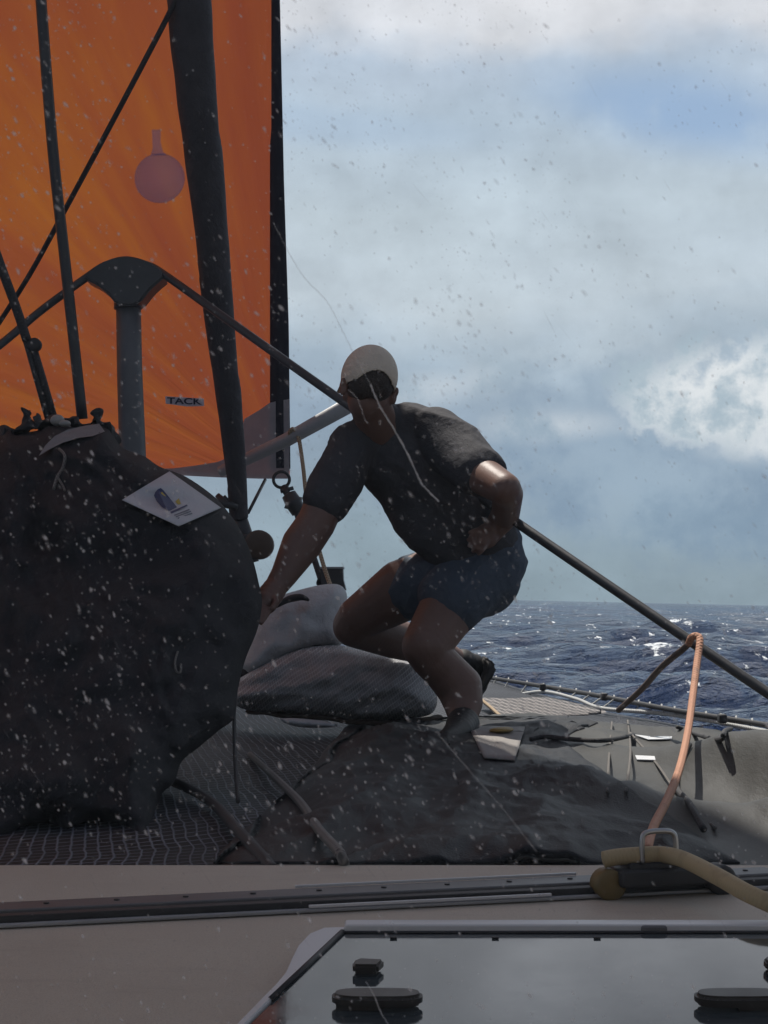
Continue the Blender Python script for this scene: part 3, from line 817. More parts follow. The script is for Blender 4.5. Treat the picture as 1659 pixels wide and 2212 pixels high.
# ------------------------------------------------------------------ dark sail bag on the left
def bag_depth(x, y):
    t = max(0, min(1, (y - 900) / 970)); return 5.35 - 1.85 * t ** 1.35 + .00022 * max(0, x - 300)
def bag_bumps(x, y):
    a = math.atan2(y - 820, x + 60); r = math.hypot(x + 60, y - 820)
    w = noise.noise(Vector((x / 160, y / 160, 4)))
    rf = noise.ridged_multi_fractal(Vector((a * 4.2 + .5 * w, r / 340, 3)), .8, 2.2, 4, 1, 2)
    rg = noise.ridged_multi_fractal(Vector((x / 170 + y / 260, y / 120 - x / 400, 7)), .8, 2.2, 3, 1, 2)
    return .085 * rf * min(1, r / 300) + .030 * rg + .09 * w + .006 * noise.noise(Vector((x / 26, y / 30, 2)))
def bag():
    o = empty('sail_bag', P(200, 1880, 3.4), 'huge black heap of bagged sail on the left with a white logo patch', 'sail bag')
    out = [(-260, 980), (-60, 960), (0, 938), (18, 922), (34, 936), (46, 934), (80, 930), (100, 918), (140, 915), (185, 922), (230, 918), (250, 945), (266, 968), (312, 986), (345, 1008), (402, 1030), (462, 1072), (496, 1110), (522, 1150), (545, 1205), (558, 1255), (566, 1300), (556, 1360), (530, 1425), (514, 1490), (506, 1550), (470, 1580), (425, 1618), (392, 1646), (376, 1690), (346, 1722), (336, 1800), (332, 1866), (282, 1868), (264, 1808), (214, 1784), (172, 1800), (160, 1864), (130, 1866), (120, 1804), (66, 1794), (24, 1836), (8, 1868), (-260, 1880)]
    bm = mound(out, 11, bag_depth, .42, 260, bag_bumps)
    bvh = BVHTree.FromBMesh(bm)
    obj('bag_cloth', bm, M['bag'], o)
    # ragged straps and knots on top
    bm = B()
    for x, y, a, w in ((6, 935, 70, 16), (28, 938, 110, 14), (58, 905, 80, 15), (62, 925, 20, 26), (86, 905, 120, 12), (100, 915, 30, 18), (140, 912, 10, 26), (170, 915, 160, 20), (205, 902, 60, 13), (216, 900, 95, 15), (226, 920, 140, 20), (240, 938, 130, 18)):
        da = Vector((math.cos(R(a)), 0, math.sin(R(a)))); c0 = P(x, y, 5.28)
        for k in range(-3, 4): sphere(bm, c0 + da * (k * w / F * 1.5), (w / F * 2.0, .03 + .01 * (k % 2), w / F * 1.6))
    bm = fuse(bm, .006, 1)
    for v in bm.verts: v.co += Vector((noise.noise(v.co * 26), .5 * noise.noise(v.co * 20), noise.noise(v.co * 24 + Vector((5, 5, 5))))) * .022
    obj('drawstring_bunch', bm, M['bagstrap'], o)
    STRIP = [(84, 984), (98, 962), (118, 942), (146, 928), (180, 920), (214, 915), (226, 932), (200, 942), (168, 946), (136, 956), (108, 970)]
    bm = B(); sphere(bm, P(124, 908, 5.2), (.024, .02, .02)); sphere(bm, P(140, 915, 5.18), (.02, .02, .012)); obj('cord_lock', bm, mat('pale_plastic', (.30, .29, .27), .5, .2), o)
    def on(px, py, off=.014):
        d = ray(px, py).normalized(); h = bvh.ray_cast(Vector((0, 0, 0)), d); return (h[0] if h[0] else P(px, py, 5.25)) - d * off
    bm = B(); prism(bm, [on(x, y, .035) for x, y in STRIP], Vector((0, .004, 0))); obj('grey_strip', bm, M['strip'], o, False)
    bm = B(); tube(bm, spline([on(128, 970), on(140, 985), on(136, 1010), on(124, 1030), on(116, 1056)], 5), .005, 6)
    tube(bm, spline([on(124, 1030), on(136, 1050), on(140, 1060)], 4), .004, 6); obj('cord', bm, M['grey_rope'], o)
    bm = B(); tube(bm, spline([on(384, 1408), on(378, 1430), on(381, 1450), on(390, 1452), on(391, 1435)], 5), .003, 6); obj('cord', bm, M['grey_rope'], o)
    # white patch with a yellow and navy sail emblem
    cs = [(263, 1080), (366, 1018), (478, 1097), (386, 1137)]
    bm = drape(bvh, cs, 28, 24, .055, .004); pat = obj('logo_patch', bm, M['patch'], o)
    pb = bvh
    A, Bq, Cq, D = [Vector(c) for c in cs]
    def quad(px, py, off):
        return px, py
    dists = {}
    bm2 = drape(bvh, cs, 28, 24, .055, .004); pbvh = BVHTree.FromBMesh(bm2); bm2.free()
    def onp(px, py, off):
        d = ray(px, py).normalized(); h = pbvh.ray_cast(Vector((0, 0, 0)), d)
        if h[0] is None: h = bvh.ray_cast(Vector((0, 0, 0)), d); off += .05
        return h[0] - d * off
    def z3(zx, zy): return (zx / 1.8433 * .67770, (1200 + zy / 1.8433) * .67770)
    def decal(pts, off, m, name, parent):
        pts = [z3(*p) for p in pts]; bm = B(); prism(bm, [onp(x, y, off) for x, y in pts], ray(*pts[0]) * .0006); return obj(name, bm, m, parent, False)
    decal([(905, 700), (912, 680), (925, 664), (945, 655), (960, 668), (990, 705), (1020, 742), (1040, 768), (1000, 788), (985, 790), (950, 765), (922, 735)], .004, M['navy'], 'emblem', pat)
    decal([(918, 712), (932, 688), (952, 678), (972, 700), (985, 728), (992, 752), (988, 778), (962, 762), (936, 740)], .014, M['yellow'], 'emblem', pat)
    decal([(1030, 735), (1050, 715), (1064, 748), (1046, 752)], .004, M['yellow'], 'emblem', pat)
    decal([(1000, 795), (1098, 752), (1102, 758), (1008, 806)], .004, M['navy'], 'emblem', pat)
    for k in range(3): decal([(1022 + k * 10, 812 + k * 9), (1112 + k * 8, 778 + k * 11), (1115 + k * 8, 784 + k * 11), (1026 + k * 10, 819 + k * 9)], .004, M['ink'], 'lettering', pat)
bag()

# ------------------------------------------------------------------ bundles on the netting
def bundles():
    out = [(520, 1440), (535, 1400), (556, 1350), (572, 1318), (600, 1290), (640, 1276), (690, 1264), (728, 1262), (746, 1275), (750, 1300), (745, 1345), (740, 1390), (700, 1400), (650, 1412), (590, 1440), (545, 1458)]
    bm = mound(out, 7, lambda x, y: 6.25 - .0012 * (y - 1264), .16, 60, lambda x, y: .016 * noise.noise(Vector((x / 40, y / 26, 0))) + .012 * math.sin((x + y * .35) / 16 + 2 * noise.noise(Vector((x / 60, y / 60, 3)))))
    o = obj('rolled_cloth', bm, M['roll']); tag(o, 'pale grey rolled cloth behind the net bundle, under the arm', 'rolled cloth')
    bm = B(); q = [P(596, 1312, 6.02), P(620, 1296, 6.02), P(650, 1290, 6.0), P(668, 1297, 6.0)]
    tube(bm, spline(q, 6), [.004 + .010 * math.sin(math.pi * k / 18) for k in range(19)], 8)
    tag(obj('strap', bm, M['black']), 'short black strap lying across the pale grey rolled cloth', 'strap')
    out = [(510, 1470), (560, 1440), (610, 1415), (665, 1398), (730, 1394), (790, 1404), (850, 1420), (900, 1438), (930, 1468), (944, 1505), (940, 1532), (922, 1546), (880, 1552), (800, 1556), (700, 1548), (600, 1540), (520, 1530), (500, 1500)]
    bm = mound(out, 7, lambda x, y: 6.0 - .0009 * (y - 1394), .19, 90, lambda x, y: .035 * (noise.ridged_multi_fractal(Vector((x / 150 + y / 90, y / 60, 5)), .9, 2, 3, 1, 2) - .8) + .03 * noise.noise(Vector((x / 70, y / 40, 0))) + .008 * noise.noise(Vector((x / 25, y / 16, 6))))
    o = obj('net_bundle', bm, M['net_pale']); tag(o, 'rounded bundle of grey netting in front of the man with a sunlit end', 'net bundle')
    out = [(230, 1530), (330, 1500), (440, 1480), (520, 1440), (600, 1400), (690, 1380), (735, 1385), (700, 1400), (610, 1428), (540, 1470), (480, 1500), (400, 1540), (300, 1570)]
    bm = mound(out, 9, lambda x, y: 6.1, .12, 30, lambda x, y: .015 * noise.noise(Vector((x / 30, y / 22, 8))))
    o = obj('black_fabric', bm, M['bag']); tag(o, 'crumpled black fabric tucked between the rolled cloth and net bundle', 'fabric')
    bm = B(); tube(bm, spline([P(540, 1536, 5.95), P(600, 1540, 5.84), (P(680, 1547, 5.8)), P(760, 1560, 5.78), P(840, 1562, 5.78), P(915, 1556, 5.82), P(945, 1548, 5.9)], 8), .022, 12, flat=.45)
    for v in bm.verts: v.co.z += .012 * noise.noise(v.co * 9)
    o = obj('webbing', bm, fabric('brown_webbing', (.06, .040, .028), .003, .0008, .8, .4, 12)); tag(o, 'dark brown webbing strap along the bottom of the net bundle', 'webbing')
    out = [(603, 1553), (625, 1551), (660, 1553), (700, 1558), (732, 1568), (700, 1572), (650, 1571), (618, 1563)]
    bm = mound(out, 4, lambda x, y: 5.70, .03, 9, lambda x, y: .006 * noise.noise(Vector((x / 10, y / 5, 8))))
    o = obj('white_rag', bm, fabric('white_rag_cloth', (.66, .68, .70), .003, .0003, .8, .1)); tag(o, 'small white rag on the netting below the net bundle', 'rag')
    # second net flap on the far right, and the pale patch beside the foot
    bm = mound([(1030, 1506), (1100, 1508), (1180, 1506), (1260, 1522), (1310, 1538), (1262, 1546), (1190, 1552), (1120, 1556), (1082, 1550), (1055, 1530)], 7, lambda x, y: 6.9 - .012 * (y - 1506), .03, 14, lambda x, y: .01 * noise.noise(Vector((x / 24, y / 12, 4))))
    o = obj('net_flap', bm, net_mat('net_flap', (.10, .095, .095), (.46, .42, .40), (.03, .05), .6, True)); tag(o, 'pale pinkish flap of loose netting beside the edge beam', 'netting')
    bm = B(); tube(bm, spline([P(1036, 1508, 6.85), P(1060, 1528, 6.6), P(1090, 1552, 6.3), P(1130, 1558, 6.2)], 5), .007, 8)
    tag(obj('hem_rope', bm, M['beige']), 'tan rope edging the pale loose netting near the shoe', 'rope')
    pc = [Vector((1012, 1574, 0)), Vector((1134, 1576, 0)), Vector((1112, 1647, 0)), Vector((1046, 1642, 0))]
    bm = B(); gr = [[bm.verts.new(on_cloth(*(pc[0].lerp(pc[1], i / 12).lerp(pc[3].lerp(pc[2], i / 12), j / 8)).xy, .005)) for i in range(13)] for j in range(9)]
    for j in range(8):
        for i in range(12): bm.faces.new((gr[j][i], gr[j][i + 1], gr[j + 1][i + 1], gr[j + 1][i]))
    bmesh.ops.smooth_vert(bm, verts=bm.verts, factor=.5, use_axis_x=False, use_axis_y=False, use_axis_z=True)
    for v in bm.verts: v.co.z += .003
    r = bmesh.ops.extrude_face_region(bm, geom=list(bm.faces)); bmesh.ops.translate(bm, vec=(0, 0, -.004), verts=[v for v in r['geom'] if isinstance(v, bmesh.types.BMVert)])
    bmesh.ops.recalc_face_normals(bm, faces=bm.faces)
    o = obj('canvas_patch', bm, fabric('canvas_patch', (.27, .25, .235), .002, .0004, .75, .12)); tag(o, 'pale square patch on the dark cover next to the foot', 'patch')
    bm = B(); q = on_cloth(1084, 1585, .012); sphere(bm, q, (.034, .05, .008), None, 3)
    for v in bm.verts: v.co += Vector((1, 1, .3)) * .014 * noise.noise(v.co * 22)
    obj('mark', bm, mat('ochre_mark', (.30, .20, .05), .6, .3), o)
bundles()

# ------------------------------------------------------------------ ropes on deck and cover
def ropes():
    def rope(name, pts, r, m, label, cat='rope', n=6, seg=10):
        bm = B(); tube(bm, spline(pts, n), r, seg); return tag(obj(name, bm, M[m]), label, cat)
    rope('salmon_rope', [P(1488, 1391, 4.83), P(1494, 1377, 4.80), P(1505, 1374, 4.79), P(1512, 1384, 4.77), P(1506, 1430, 4.68), P(1497, 1500, 4.45), P(1486, 1580, 4.05), P(1468, 1660, 3.55), P(1440, 1730, 3.08), P(1412, 1785, 2.74), P(1398, 1836, 2.42)], [.0110] * 24 + [.0110 - .0001 * k for k in range(37)], 'salmon', 'salmon pink rope looped over the long wire and led to the car')
    rope('brown_rope', [P(1490, 1386, 4.86), P(1478, 1400, 4.9), P(1430, 1440, 5.1), P(1385, 1490, 5.4), P(1336, 1534, 5.75)], .0105, 'brown', 'short brown rope from the long wire down to the edge beam')
    rope('beige_rope', [G(540, 1630, ZT - .015), G(605, 1690, ZT + .010), on_cloth(650, 1745, .010), on_cloth(690, 1805, .010), on_cloth(734, 1856, .010), P(746, 1880, 2.735)], .0095, 'grey_rope', 'beige rope running over the dark cover to the deck edge')
    rope('dark_rope', [G(330, 1672, ZT + .0), G(400, 1700, ZT), G(460, 1735, ZT), G(510, 1790, ZT + .005), G(560, 1846, ZT + .01), P(590, 1882, 2.74)], .012, 'dark_rope', 'black rope curving over the netting beside the dark bag')
    rope('mast_line', [P(505, 1480, 4.62), P(506, 1560, 4.3), P(508, 1640, 4.0), P(514, 1732, 3.74)], .005, 'dark_rope', 'thin dark line hanging down over the netting from the bag', 'line')
    # black shock cord lines over the cover
    for pts, lab in (([(1145, 1606), (1180, 1600), (1240, 1606), (1310, 1608), (1368, 1596)], 'thin black cord lying across the cover, left of the salmon rope'),
                     ([(1462, 1570), (1500, 1592), (1552, 1608), (1566, 1590), (1580, 1574)], 'thin black cord with a bent end, right of the salmon rope'),
                     ([(1490, 1618), (1470, 1660), (1462, 1710), (1490, 1750), (1520, 1805)], 'thin black cord trailing down the cover behind the salmon rope')):
        rope('shock_cord', [on_cloth(x, y, .012) for x, y in pts], .007, 'dark_rope', lab, 'cord')['group'] = 'black cords on the cover'
    for pts, lab in (([(1322, 1560), (1316, 1640), (1312, 1720)], 'pale thin lashing, leftmost on the cover'),
                     ([(1356, 1556), (1362, 1630), (1352, 1720)], 'pale thin lashing, second from the left on the cover'),
                     ([(1362, 1590), (1420, 1660), (1462, 1720), (1545, 1800)], 'pale thin lashing slanting furthest across the cover')):
        rope('lashing', [on_cloth(x, y, .010) for x, y in pts], .0035, 'grey_rope', lab, 'lashing')['group'] = 'thin lashings on the cover'
    for q, lab in (([(1368, 1590), (1400, 1594), (1452, 1594), (1450, 1600), (1400, 1601)], 'small white tape strip on the cover nearer the beam'),
                   ([(1372, 1636), (1414, 1638), (1416, 1646), (1376, 1645)], 'small white tape strip on the cover, nearer the deck')):
        bm = B(); prism(bm, [on_cloth(x, y, .006) for x, y in q], Vector((0, 0, -.002)))
        tag(obj('tape_strip', bm, mat('tape', (.7, .71, .72), .3, .1), None, False), lab, 'tape', 'white tape strips on the cover')
ropes()

# ------------------------------------------------------------------ traveller track, car and line on the deck
def line3(a, b, t): return a + (b - a) * t
def track():
    o = empty('traveller_track', G(600, 1975, ZD), 'long metal traveller track across the deck with a black slot', 'track')
    a = G(-300, 2016, ZD); b = G(1700, 1916, ZD); d = (b - a).normalized(); L = (b - a).length
    rot = Matrix((d, Vector((-d.y, d.x, 0)), Vector((0, 0, 1)))).transposed(); c = (a + b) / 2
    n = Vector((-d.y, d.x, 0))
    def bar(off, z0, h, w, name, m, bev=.002):
        bm = B(); box(bm, c + n * off + Vector((0, 0, z0 + h / 2)), (L, w, h), rot, bev); return sharp(obj(name, bm, m, o))
    bar(.0, .002, .014, .022, 'slot', M['black'])
    bar(.042, .002, .018, .058, 'rail', M['alu_dull'], .004)
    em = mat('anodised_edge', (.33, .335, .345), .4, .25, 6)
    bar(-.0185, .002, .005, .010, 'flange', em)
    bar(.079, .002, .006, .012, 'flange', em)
    for off, x0, x1, nm in ((.074, 640, 1310, 'glint_strip'), (-.0215, 642, 1195, 'glint_strip')):  # white strips added on the right half, standing in for sun glints
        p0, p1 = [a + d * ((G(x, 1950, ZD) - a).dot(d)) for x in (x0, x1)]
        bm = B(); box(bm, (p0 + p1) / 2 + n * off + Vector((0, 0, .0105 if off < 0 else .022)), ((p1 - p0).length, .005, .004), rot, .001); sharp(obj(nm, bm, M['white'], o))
    for k in range(14):
        q = a + d * (L * (k + .5) / 14) + n * .042 + Vector((0, 0, .0205)); bm = B(); tube(bm, [q, q + Vector((0, 0, .0012))], .0042, 12); obj('screw', bm, M['black'], o)
    # car riding on it
    k = empty('traveller_car', G(1430, 1945, ZD), 'black traveller car with ochre end roller and steel bail on the track', 'traveller car')
    cc = G(1405, 1940, ZD) + Vector((0, 0, .0)); ax = rot
    def loc(x, y, z): return cc + d * x + n * y + Vector((0, 0, z * .70))
    bm = B(); box(bm, loc(.03, .02, .045), (.165, .075, .026), ax, .008); box(bm, loc(.012, .02, .066), (.09, .05, .014), ax, .005); sharp(obj('body', bm, M['black'], k))
    for s, m in ((-1, mat('ochre_roller', (.16, .11, .035), .55, .3, 40)), (1, M['black'])):
        bm = B(); q = loc(-.062 if s < 0 else .118, 0, .030)
        tube(bm, [q - n * .004, q - n * .001, q + n * .030, q + n * .033], [.018, .023, .023, .018], 20); obj('roller', bm, m, k)
    bm = B(); pts = [loc(-.014, -.004, .075), loc(-.014, -.004, .125), loc(-.006, -.004, .140), loc(.022, -.004, .142), loc(.036, -.004, .136), loc(.040, -.004, .120), loc(.040, -.004, .075)]
    tube(bm, spline(pts, 5), .0042, 10); obj('bail', bm, M['steel'], k)
    # stout line made fast through the bail and led away to the right
    zb = cc.z
    pts = [loc(-.068, .02, .080), loc(-.045, .016, .086), loc(-.012, .006, .090), loc(.022, .002, .090), P(1480, 1858, 2.36), P(1555, 1896, 2.25), P(1620, 1932, 2.17), P(1720, 1974, 2.13), P(1900, 2034, 2.13)]
    bm = B(); tube(bm, spline(pts, 8), [.006] + [.0125] * 64, 14)
    tag(obj('control_line', bm, M['olive']), 'thick olive beige line through the steel bail, leading off to the right', 'rope')
track()

# ------------------------------------------------------------------ hatch with mirror-like glass
def hatch():
    o = empty('deck_hatch', GH(1100, 2100, 0), 'large deck hatch with glossy glass reflecting the cloudy sky', 'hatch')
    z = .020
    gp = [(740, 2019), (1130, 2017), (1700, 2022)]
    A = GH(742, 2018, z); Bp = GH(520, 2232, z); top = [GH(742, 2018, z), GH(1200, 2017, z), GH(1900, 2022, z)]
    low = Bp + (Bp - A) * .9
    HP = lambda x, y, off: Vector((x, y, DZ(y) + off))
    poly = [A, Bp, low, HP(1.0, low.y, z), HP(1.0, top[0].y, z)]
    NH = Vector((0, -TILT, 1)).normalized(); RH = Matrix.Rotation(math.atan(TILT), 3, 'X')
    m = bpy.data.materials.new('hatch_glass'); m.use_nodes = True; t = NT(m.node_tree)
    co = t.n('ShaderNodeTexCoord').outputs['Object']; nn = t.noise(co, 14, 5, .6); sp = t.noise(co, 160, 3, .6)
    bp = t.n('ShaderNodeBump', ins={'Strength': .05, 'Distance': .004, 'Height': nn})
    rg = t.m('ADD', .06, t.m('MULTIPLY', t.sstep(nn, .4, .7), .09))
    p = t.n('ShaderNodeBsdfPrincipled', ins={'Base Color': t.mix(t.m('MULTIPLY', t.sstep(sp, .55, .75), .25), (.040, .052, .060), (.10, .115, .12)), 'Roughness': rg, 'IOR': 1.75, 'Normal': bp.outputs[0], 'Coat Weight': .3})
    t.n('ShaderNodeOutputMaterial', ins={0: p.outputs[0]})
    bm = B(); prism(bm, poly, Vector((0, 0, -.012))); obj('glass', bm, m, o, False)
    # frame: white moulding outside the glass, dark gasket between
    def strip(pts, w, h, zoff, name, mt):
        bm = B(); tube(bm, spline(pts, 8) if len(pts) > 2 else pts, w, 10, flat=1.0)
        for v in bm.verts: v.co.z = DZ(v.co.y) + z + zoff + (v.co.z - DZ(v.co.y) - z) * h
        return obj(name, bm, mt, o)
    d = (Bp - A).normalized(); nl = Vector((-abs(d.y), -d.x * (-1 if d.y < 0 else 1), 0)).normalized()
    nl = Vector((d.y, -d.x, 0)); nl = nl if nl.x < 0 else -nl
    strip([A + nl * .004 + Vector((.002, .004, 0)), A + nl * .004 + d * .24], .0042, .8, .002, 'gasket', M['gasket'])
    strip([A + Vector((0, .005, 0)), HP(1.02, top[0].y + .005, z)], .0026, .8, .001, 'gasket', M['gasket'])
    fr = [(760, 2001), (700, 2003), (668, 2016), (645, 2040), (632, 2066), (618, 2098), (596, 2124), (570, 2150), (490, 2232), (505, 2236), (545, 2196), (612, 2130), (640, 2104), (735, 2012)]
    bm = B(); prism(bm, [GH(x, y, z + .004) for x, y in fr], Vector((0, 0, -.02))); bmesh.ops.bevel(bm, geom=list(bm.edges), offset=.0015, segments=2, affect='EDGES'); sharp(obj('frame', bm, M['white'], o))
    bm = B(); a0 = GH(744, 2004, z)
    box(bm, ((a0.x + 1.0) / 2, top[0].y + .024, ZD + z - .008), (1.0 - a0.x, .034, .022), bev=.005); sharp(obj('frame', bm, M['white'], o))
    bm = B(); q = GH(1413, 2014, z); box(bm, q + Vector((0, .012, .003)), (.035, .03, .012), bev=.005); sharp(obj('hinge', bm, M['alu_dull'], o))
    # handles and catches standing on the glass
    def handle(px, py, flip):
        q = GH(px, py, z); bm = B()
        L = .104; pr = []
        for k in range(41):
            a = 2 * math.pi * k / 40; x = math.copysign(abs(math.cos(a)) ** .6, math.cos(a)) * L / 2; y = math.copysign(abs(math.sin(a)) ** .8, math.sin(a)) * .017; pr.append((x, y))
        prism(bm, [q + RH @ Vector((x, y, .003)) for x, y in pr[:-1]], NH * .014)
        bmesh.ops.bevel(bm, geom=[e for e in bm.edges], offset=.004, segments=3, affect='EDGES')
        box(bm, q + NH * .0035 + Vector((-flip * .022, 0, 0)), (.05, .024, .008), RH)
        return bm
    hb = mat('handle_plastic', (.035, .03, .026), .4, .3, 30)
    for px, flip in ((815, 1), (1598, -1)): sharp(obj('handle', handle(px, 2174, flip), hb, o))
    for px, py in ((795, 2101), (1683, 2095)):
        q = GH(px, py, z); bm = B(); prism(bm, [q + RH @ Vector((x, y, .002)) for x, y in ((-.018, -.012), (.012, -.012), (.020, .010), (-.010, .014), (-.019, .004))], NH * .012)
        bmesh.ops.bevel(bm, geom=list(bm.edges), offset=.003, segments=2, affect='EDGES'); sharp(obj('catch', bm, hb, o))
    for px in (850, 1070, 1290):
        bm = B(); box(bm, GH(px, 2028, z) + NH * .0015, (.009, .004, .002), RH, .0007); obj('stud', bm, M['gasket'], o)
hatch()

# ------------------------------------------------------------------ the crouching man
def man():
    o = empty('person', P(985, 1600, 5.55), 'man in light cap and dark shirt crouching on the netting, arm reaching to the bag', 'person')
    Q = lambda x, y, Y, r: (P(x, y, Y), r / F * 5.4)
    # --- skin: one continuous body
    bm = B()
    chain(bm, [Q(880, 1000, 5.5, 80), Q(985, 1110, 5.52, 78), Q(1050, 1205, 5.55, 78)])                          # trunk
    chain(bm, [Q(820, 930, 5.42, 48), Q(806, 890, 5.34, 44), Q(798, 862, 5.30, 46)])                              # neck
    # left arm reaching down to the bag
    chain(bm, [Q(765, 965, 5.42, 50), Q(705, 1080, 5.34, 43), Q(683, 1130, 5.31, 42), Q(652, 1175, 5.28, 43), Q(615, 1240, 5.22, 29), Q(598, 1265, 5.20, 25)])
    chain(bm, [Q(598, 1265, 5.20, 25), Q(585, 1284, 5.17, 27), Q(574, 1302, 5.13, 25)], .5)
    hand = [((560, 1298, 5.10), (545, 1308, 5.03), (535, 1322, 4.98)), ((566, 1308, 5.09), (550, 1322, 5.02), (540, 1336, 4.97)),
            ((574, 1314, 5.08), (560, 1332, 5.02), (550, 1344, 4.98)), ((583, 1316, 5.08), (572, 1334, 5.03), (564, 1346, 5.0))]
    for fpts in hand: chain(bm, [Q(*fpts[0], 6.5), Q(*fpts[1], 5.8), Q(*fpts[2], 4.8)], .6)
    chain(bm, [Q(588, 1284, 5.14, 8), Q(596, 1300, 5.09, 7), Q(588, 1314, 5.06, 5.5)], .6)                        # thumb
    # right arm: elbow hooked over the wire, hand on the hip
    chain(bm, [Q(950, 935, 5.42, 50), Q(1030, 1020, 5.22, 42), Q(1090, 1056, 5.06, 34), Q(1097, 1068, 5.10, 32), Q(1092, 1112, 5.37, 31), Q(1066, 1145, 5.42, 25)])
    chain(bm, [Q(1066, 1145, 5.42, 25), Q(1050, 1158, 5.40, 28), Q(1036, 1166, 5.38, 25)], .5)
    for a, b in (((1030, 1160), (1012, 1166)), ((1032, 1170), (1014, 1179)), ((1038, 1178), (1022, 1190)), ((1046, 1182), (1034, 1196))):
        chain(bm, [Q(*a, 5.36, 7), Q((a[0] + b[0]) / 2, (a[1] + b[1]) / 2 - 1, 5.33, 6.5), Q(*b, 5.345, 5)], .6)
    chain(bm, [Q(1046, 1148, 5.37, 8), Q(1030, 1146, 5.34, 7), Q(1016, 1150, 5.335, 5.5)], .6)
    # left leg: thigh out to the knee, shin folded back
    chain(bm, [Q(1010, 1235, 5.55, 82), Q(870, 1275, 5.62, 70), Q(775, 1335, 5.66, 50), Q(765, 1352, 5.68, 49), Q(850, 1378, 5.82, 48), Q(940, 1405, 5.95, 38), Q(1000, 1436, 6.0, 27)])
    # right leg: knee forward towards the camera, foot on the cover
    chain(bm, [Q(1020, 1245, 5.55, 80), Q(960, 1330, 5.42, 62), Q(920, 1395, 5.34, 52), Q(930, 1418, 5.35, 46), Q(962, 1450, 5.37, 47), Q(992, 1484, 5.38, 50), Q(1000, 1516, 5.36, 43), Q(1000, 1546, 5.32, 32), Q(998, 1568, 5.28, 30)])
    chain(bm, [Q(998, 1568, 5.26, 28), Q(985, 1580, 5.16, 20), Q(970, 1588, 5.10, 13)])
    # head, seen from behind and turned a little to the left
    hc = P(796, 835, 5.28); hr = Matrix.Rotation(R(8), 3, 'Y') @ Matrix.Rotation(R(16), 3, 'Z') @ Matrix.Rotation(R(-18), 3, 'X')
    # local head frame: +y = face, +x = right, +z = crown
    H = lambda x, y, z: hc + hr @ Vector((x, y, z))
    sphere(bm, H(0, -.01, .03), (.078, .098, .095), hr, 3); sphere(bm, H(0, .028, -.035), (.060, .070, .075), hr, 3)
    sphere(bm, H(0, .055, -.085), (.036, .034, .026), hr); sphere(bm, H(0, .098, -.015), (.012, .018, .024), hr)
    sphere(bm, H(0, .085, .03), (.055, .02, .016), hr); sphere(bm, H(0, .086, -.058), (.024, .014, .010), hr)
    for s in (-1, 1):
        sphere(bm, H(s * .050, .055, -.02), (.024, .026, .022), hr)
        sphere(bm, H(s * .088, -.006, -.020), (.011, .020, .033), hr @ Matrix.Rotation(R(s * -24), 3, 'Z')); sphere(bm, H(s * .092, -.014, -.008), (.010, .018, .018), hr)
    bm = fuse(bm, .0042, 6)
    obj('body', bm, M['skin'], o)
    em = mat('eye_white', (.5, .48, .46), .2, .05)
    for s in (-1, 1): bm = B(); sphere(bm, H(s * .031, .083, .008), .0125); obj('eye', bm, em, o)
    # hair below the cap
    bm = B(); sphere(bm, H(0, -.012, .018), (.082, .096, .090), hr, 5)
    for f in [v for v in bm.verts if (hr.transposed() @ (v.co - hc)).y > .03 or (hr.transposed() @ (v.co - hc)).z < -.066]: bm.verts.remove(f)
    r = bmesh.ops.solidify(bm, geom=list(bm.faces), thickness=.004)
    for v in bm.verts: v.co += Vector((1, 1, 1)) * .0012 * noise.noise(v.co * 90)
    obj('hair', bm, M['hair'], o)
    # cap: crown with a rounded opening at the back, peak in front
    bm = B(); sphere(bm, H(0, -.004, .032), (.094, .113, .109), hr, 6)
    kill = []
    for v in bm.verts:
        l = hr.transposed() @ (v.co - hc)
        arch = .024 * max(0, 1 - (l.x / .06) ** 2) if l.y < 0 else 0
        if l.z < -.016 + arch + .028 * max(0, l.y / .1): kill.append(v)
    bmesh.ops.delete(bm, geom=kill, context='VERTS')
    bmesh.ops.solidify(bm, geom=list(bm.faces), thickness=.003)
    cp = obj('cap', bm, M['cap'], o)
    bm = B(); pk = [(x / 10 * .078, .092 + .075 * math.sqrt(max(0, 1 - (x / 10.5) ** 2)), .036 - .02 * (x / 10) ** 2) for x in range(-10, 11)]
    ins = [(x / 10 * .078, .060 + .03 * math.sqrt(max(0, 1 - (x / 10.5) ** 2)), .040 - .012 * (x / 10) ** 2) for x in range(10, -11, -1)]
    a = [bm.verts.new(H(*p)) for p in pk]; b = [bm.verts.new(H(*p)) for p in ins[::-1]]
    for i in range(20): bm.faces.new((a[i], a[i + 1], b[i + 1], b[i]))
    bmesh.ops.solidify(bm, geom=list(bm.faces), thickness=.003); obj('peak', bm, M['cap'], cp)
    bm = B(); sphere(bm, H(0, -.004, .142), (.008, .008, .004), hr); obj('button', bm, M['cap'], cp)
    # --- shirt: loose, one continuous garment with short sleeves
    bm = B()
    chain(bm, [Q(880, 985, 5.5, 96), Q(935, 1050, 5.51, 94), Q(990, 1115, 5.52, 92), Q(1028, 1165, 5.54, 90)])
    chain(bm, [Q(772, 966, 5.44, 56), Q(830, 940, 5.46, 58), Q(900, 926, 5.46, 58), Q(948, 936, 5.44, 56)])
    chain(bm, [Q(850, 1010, 5.5, 80), Q(905, 1085, 5.5, 74), Q(942, 1142, 5.5, 74), Q(1000, 1180, 5.53, 84)])
    chain(bm, [Q(940, 945, 5.46, 60), Q(1010, 1030, 5.5, 66), Q(1050, 1100, 5.52, 62)])
    chain(bm, [Q(768, 964, 5.42, 56), Q(724, 1045, 5.36, 54), Q(706, 1082, 5.335, 53)])
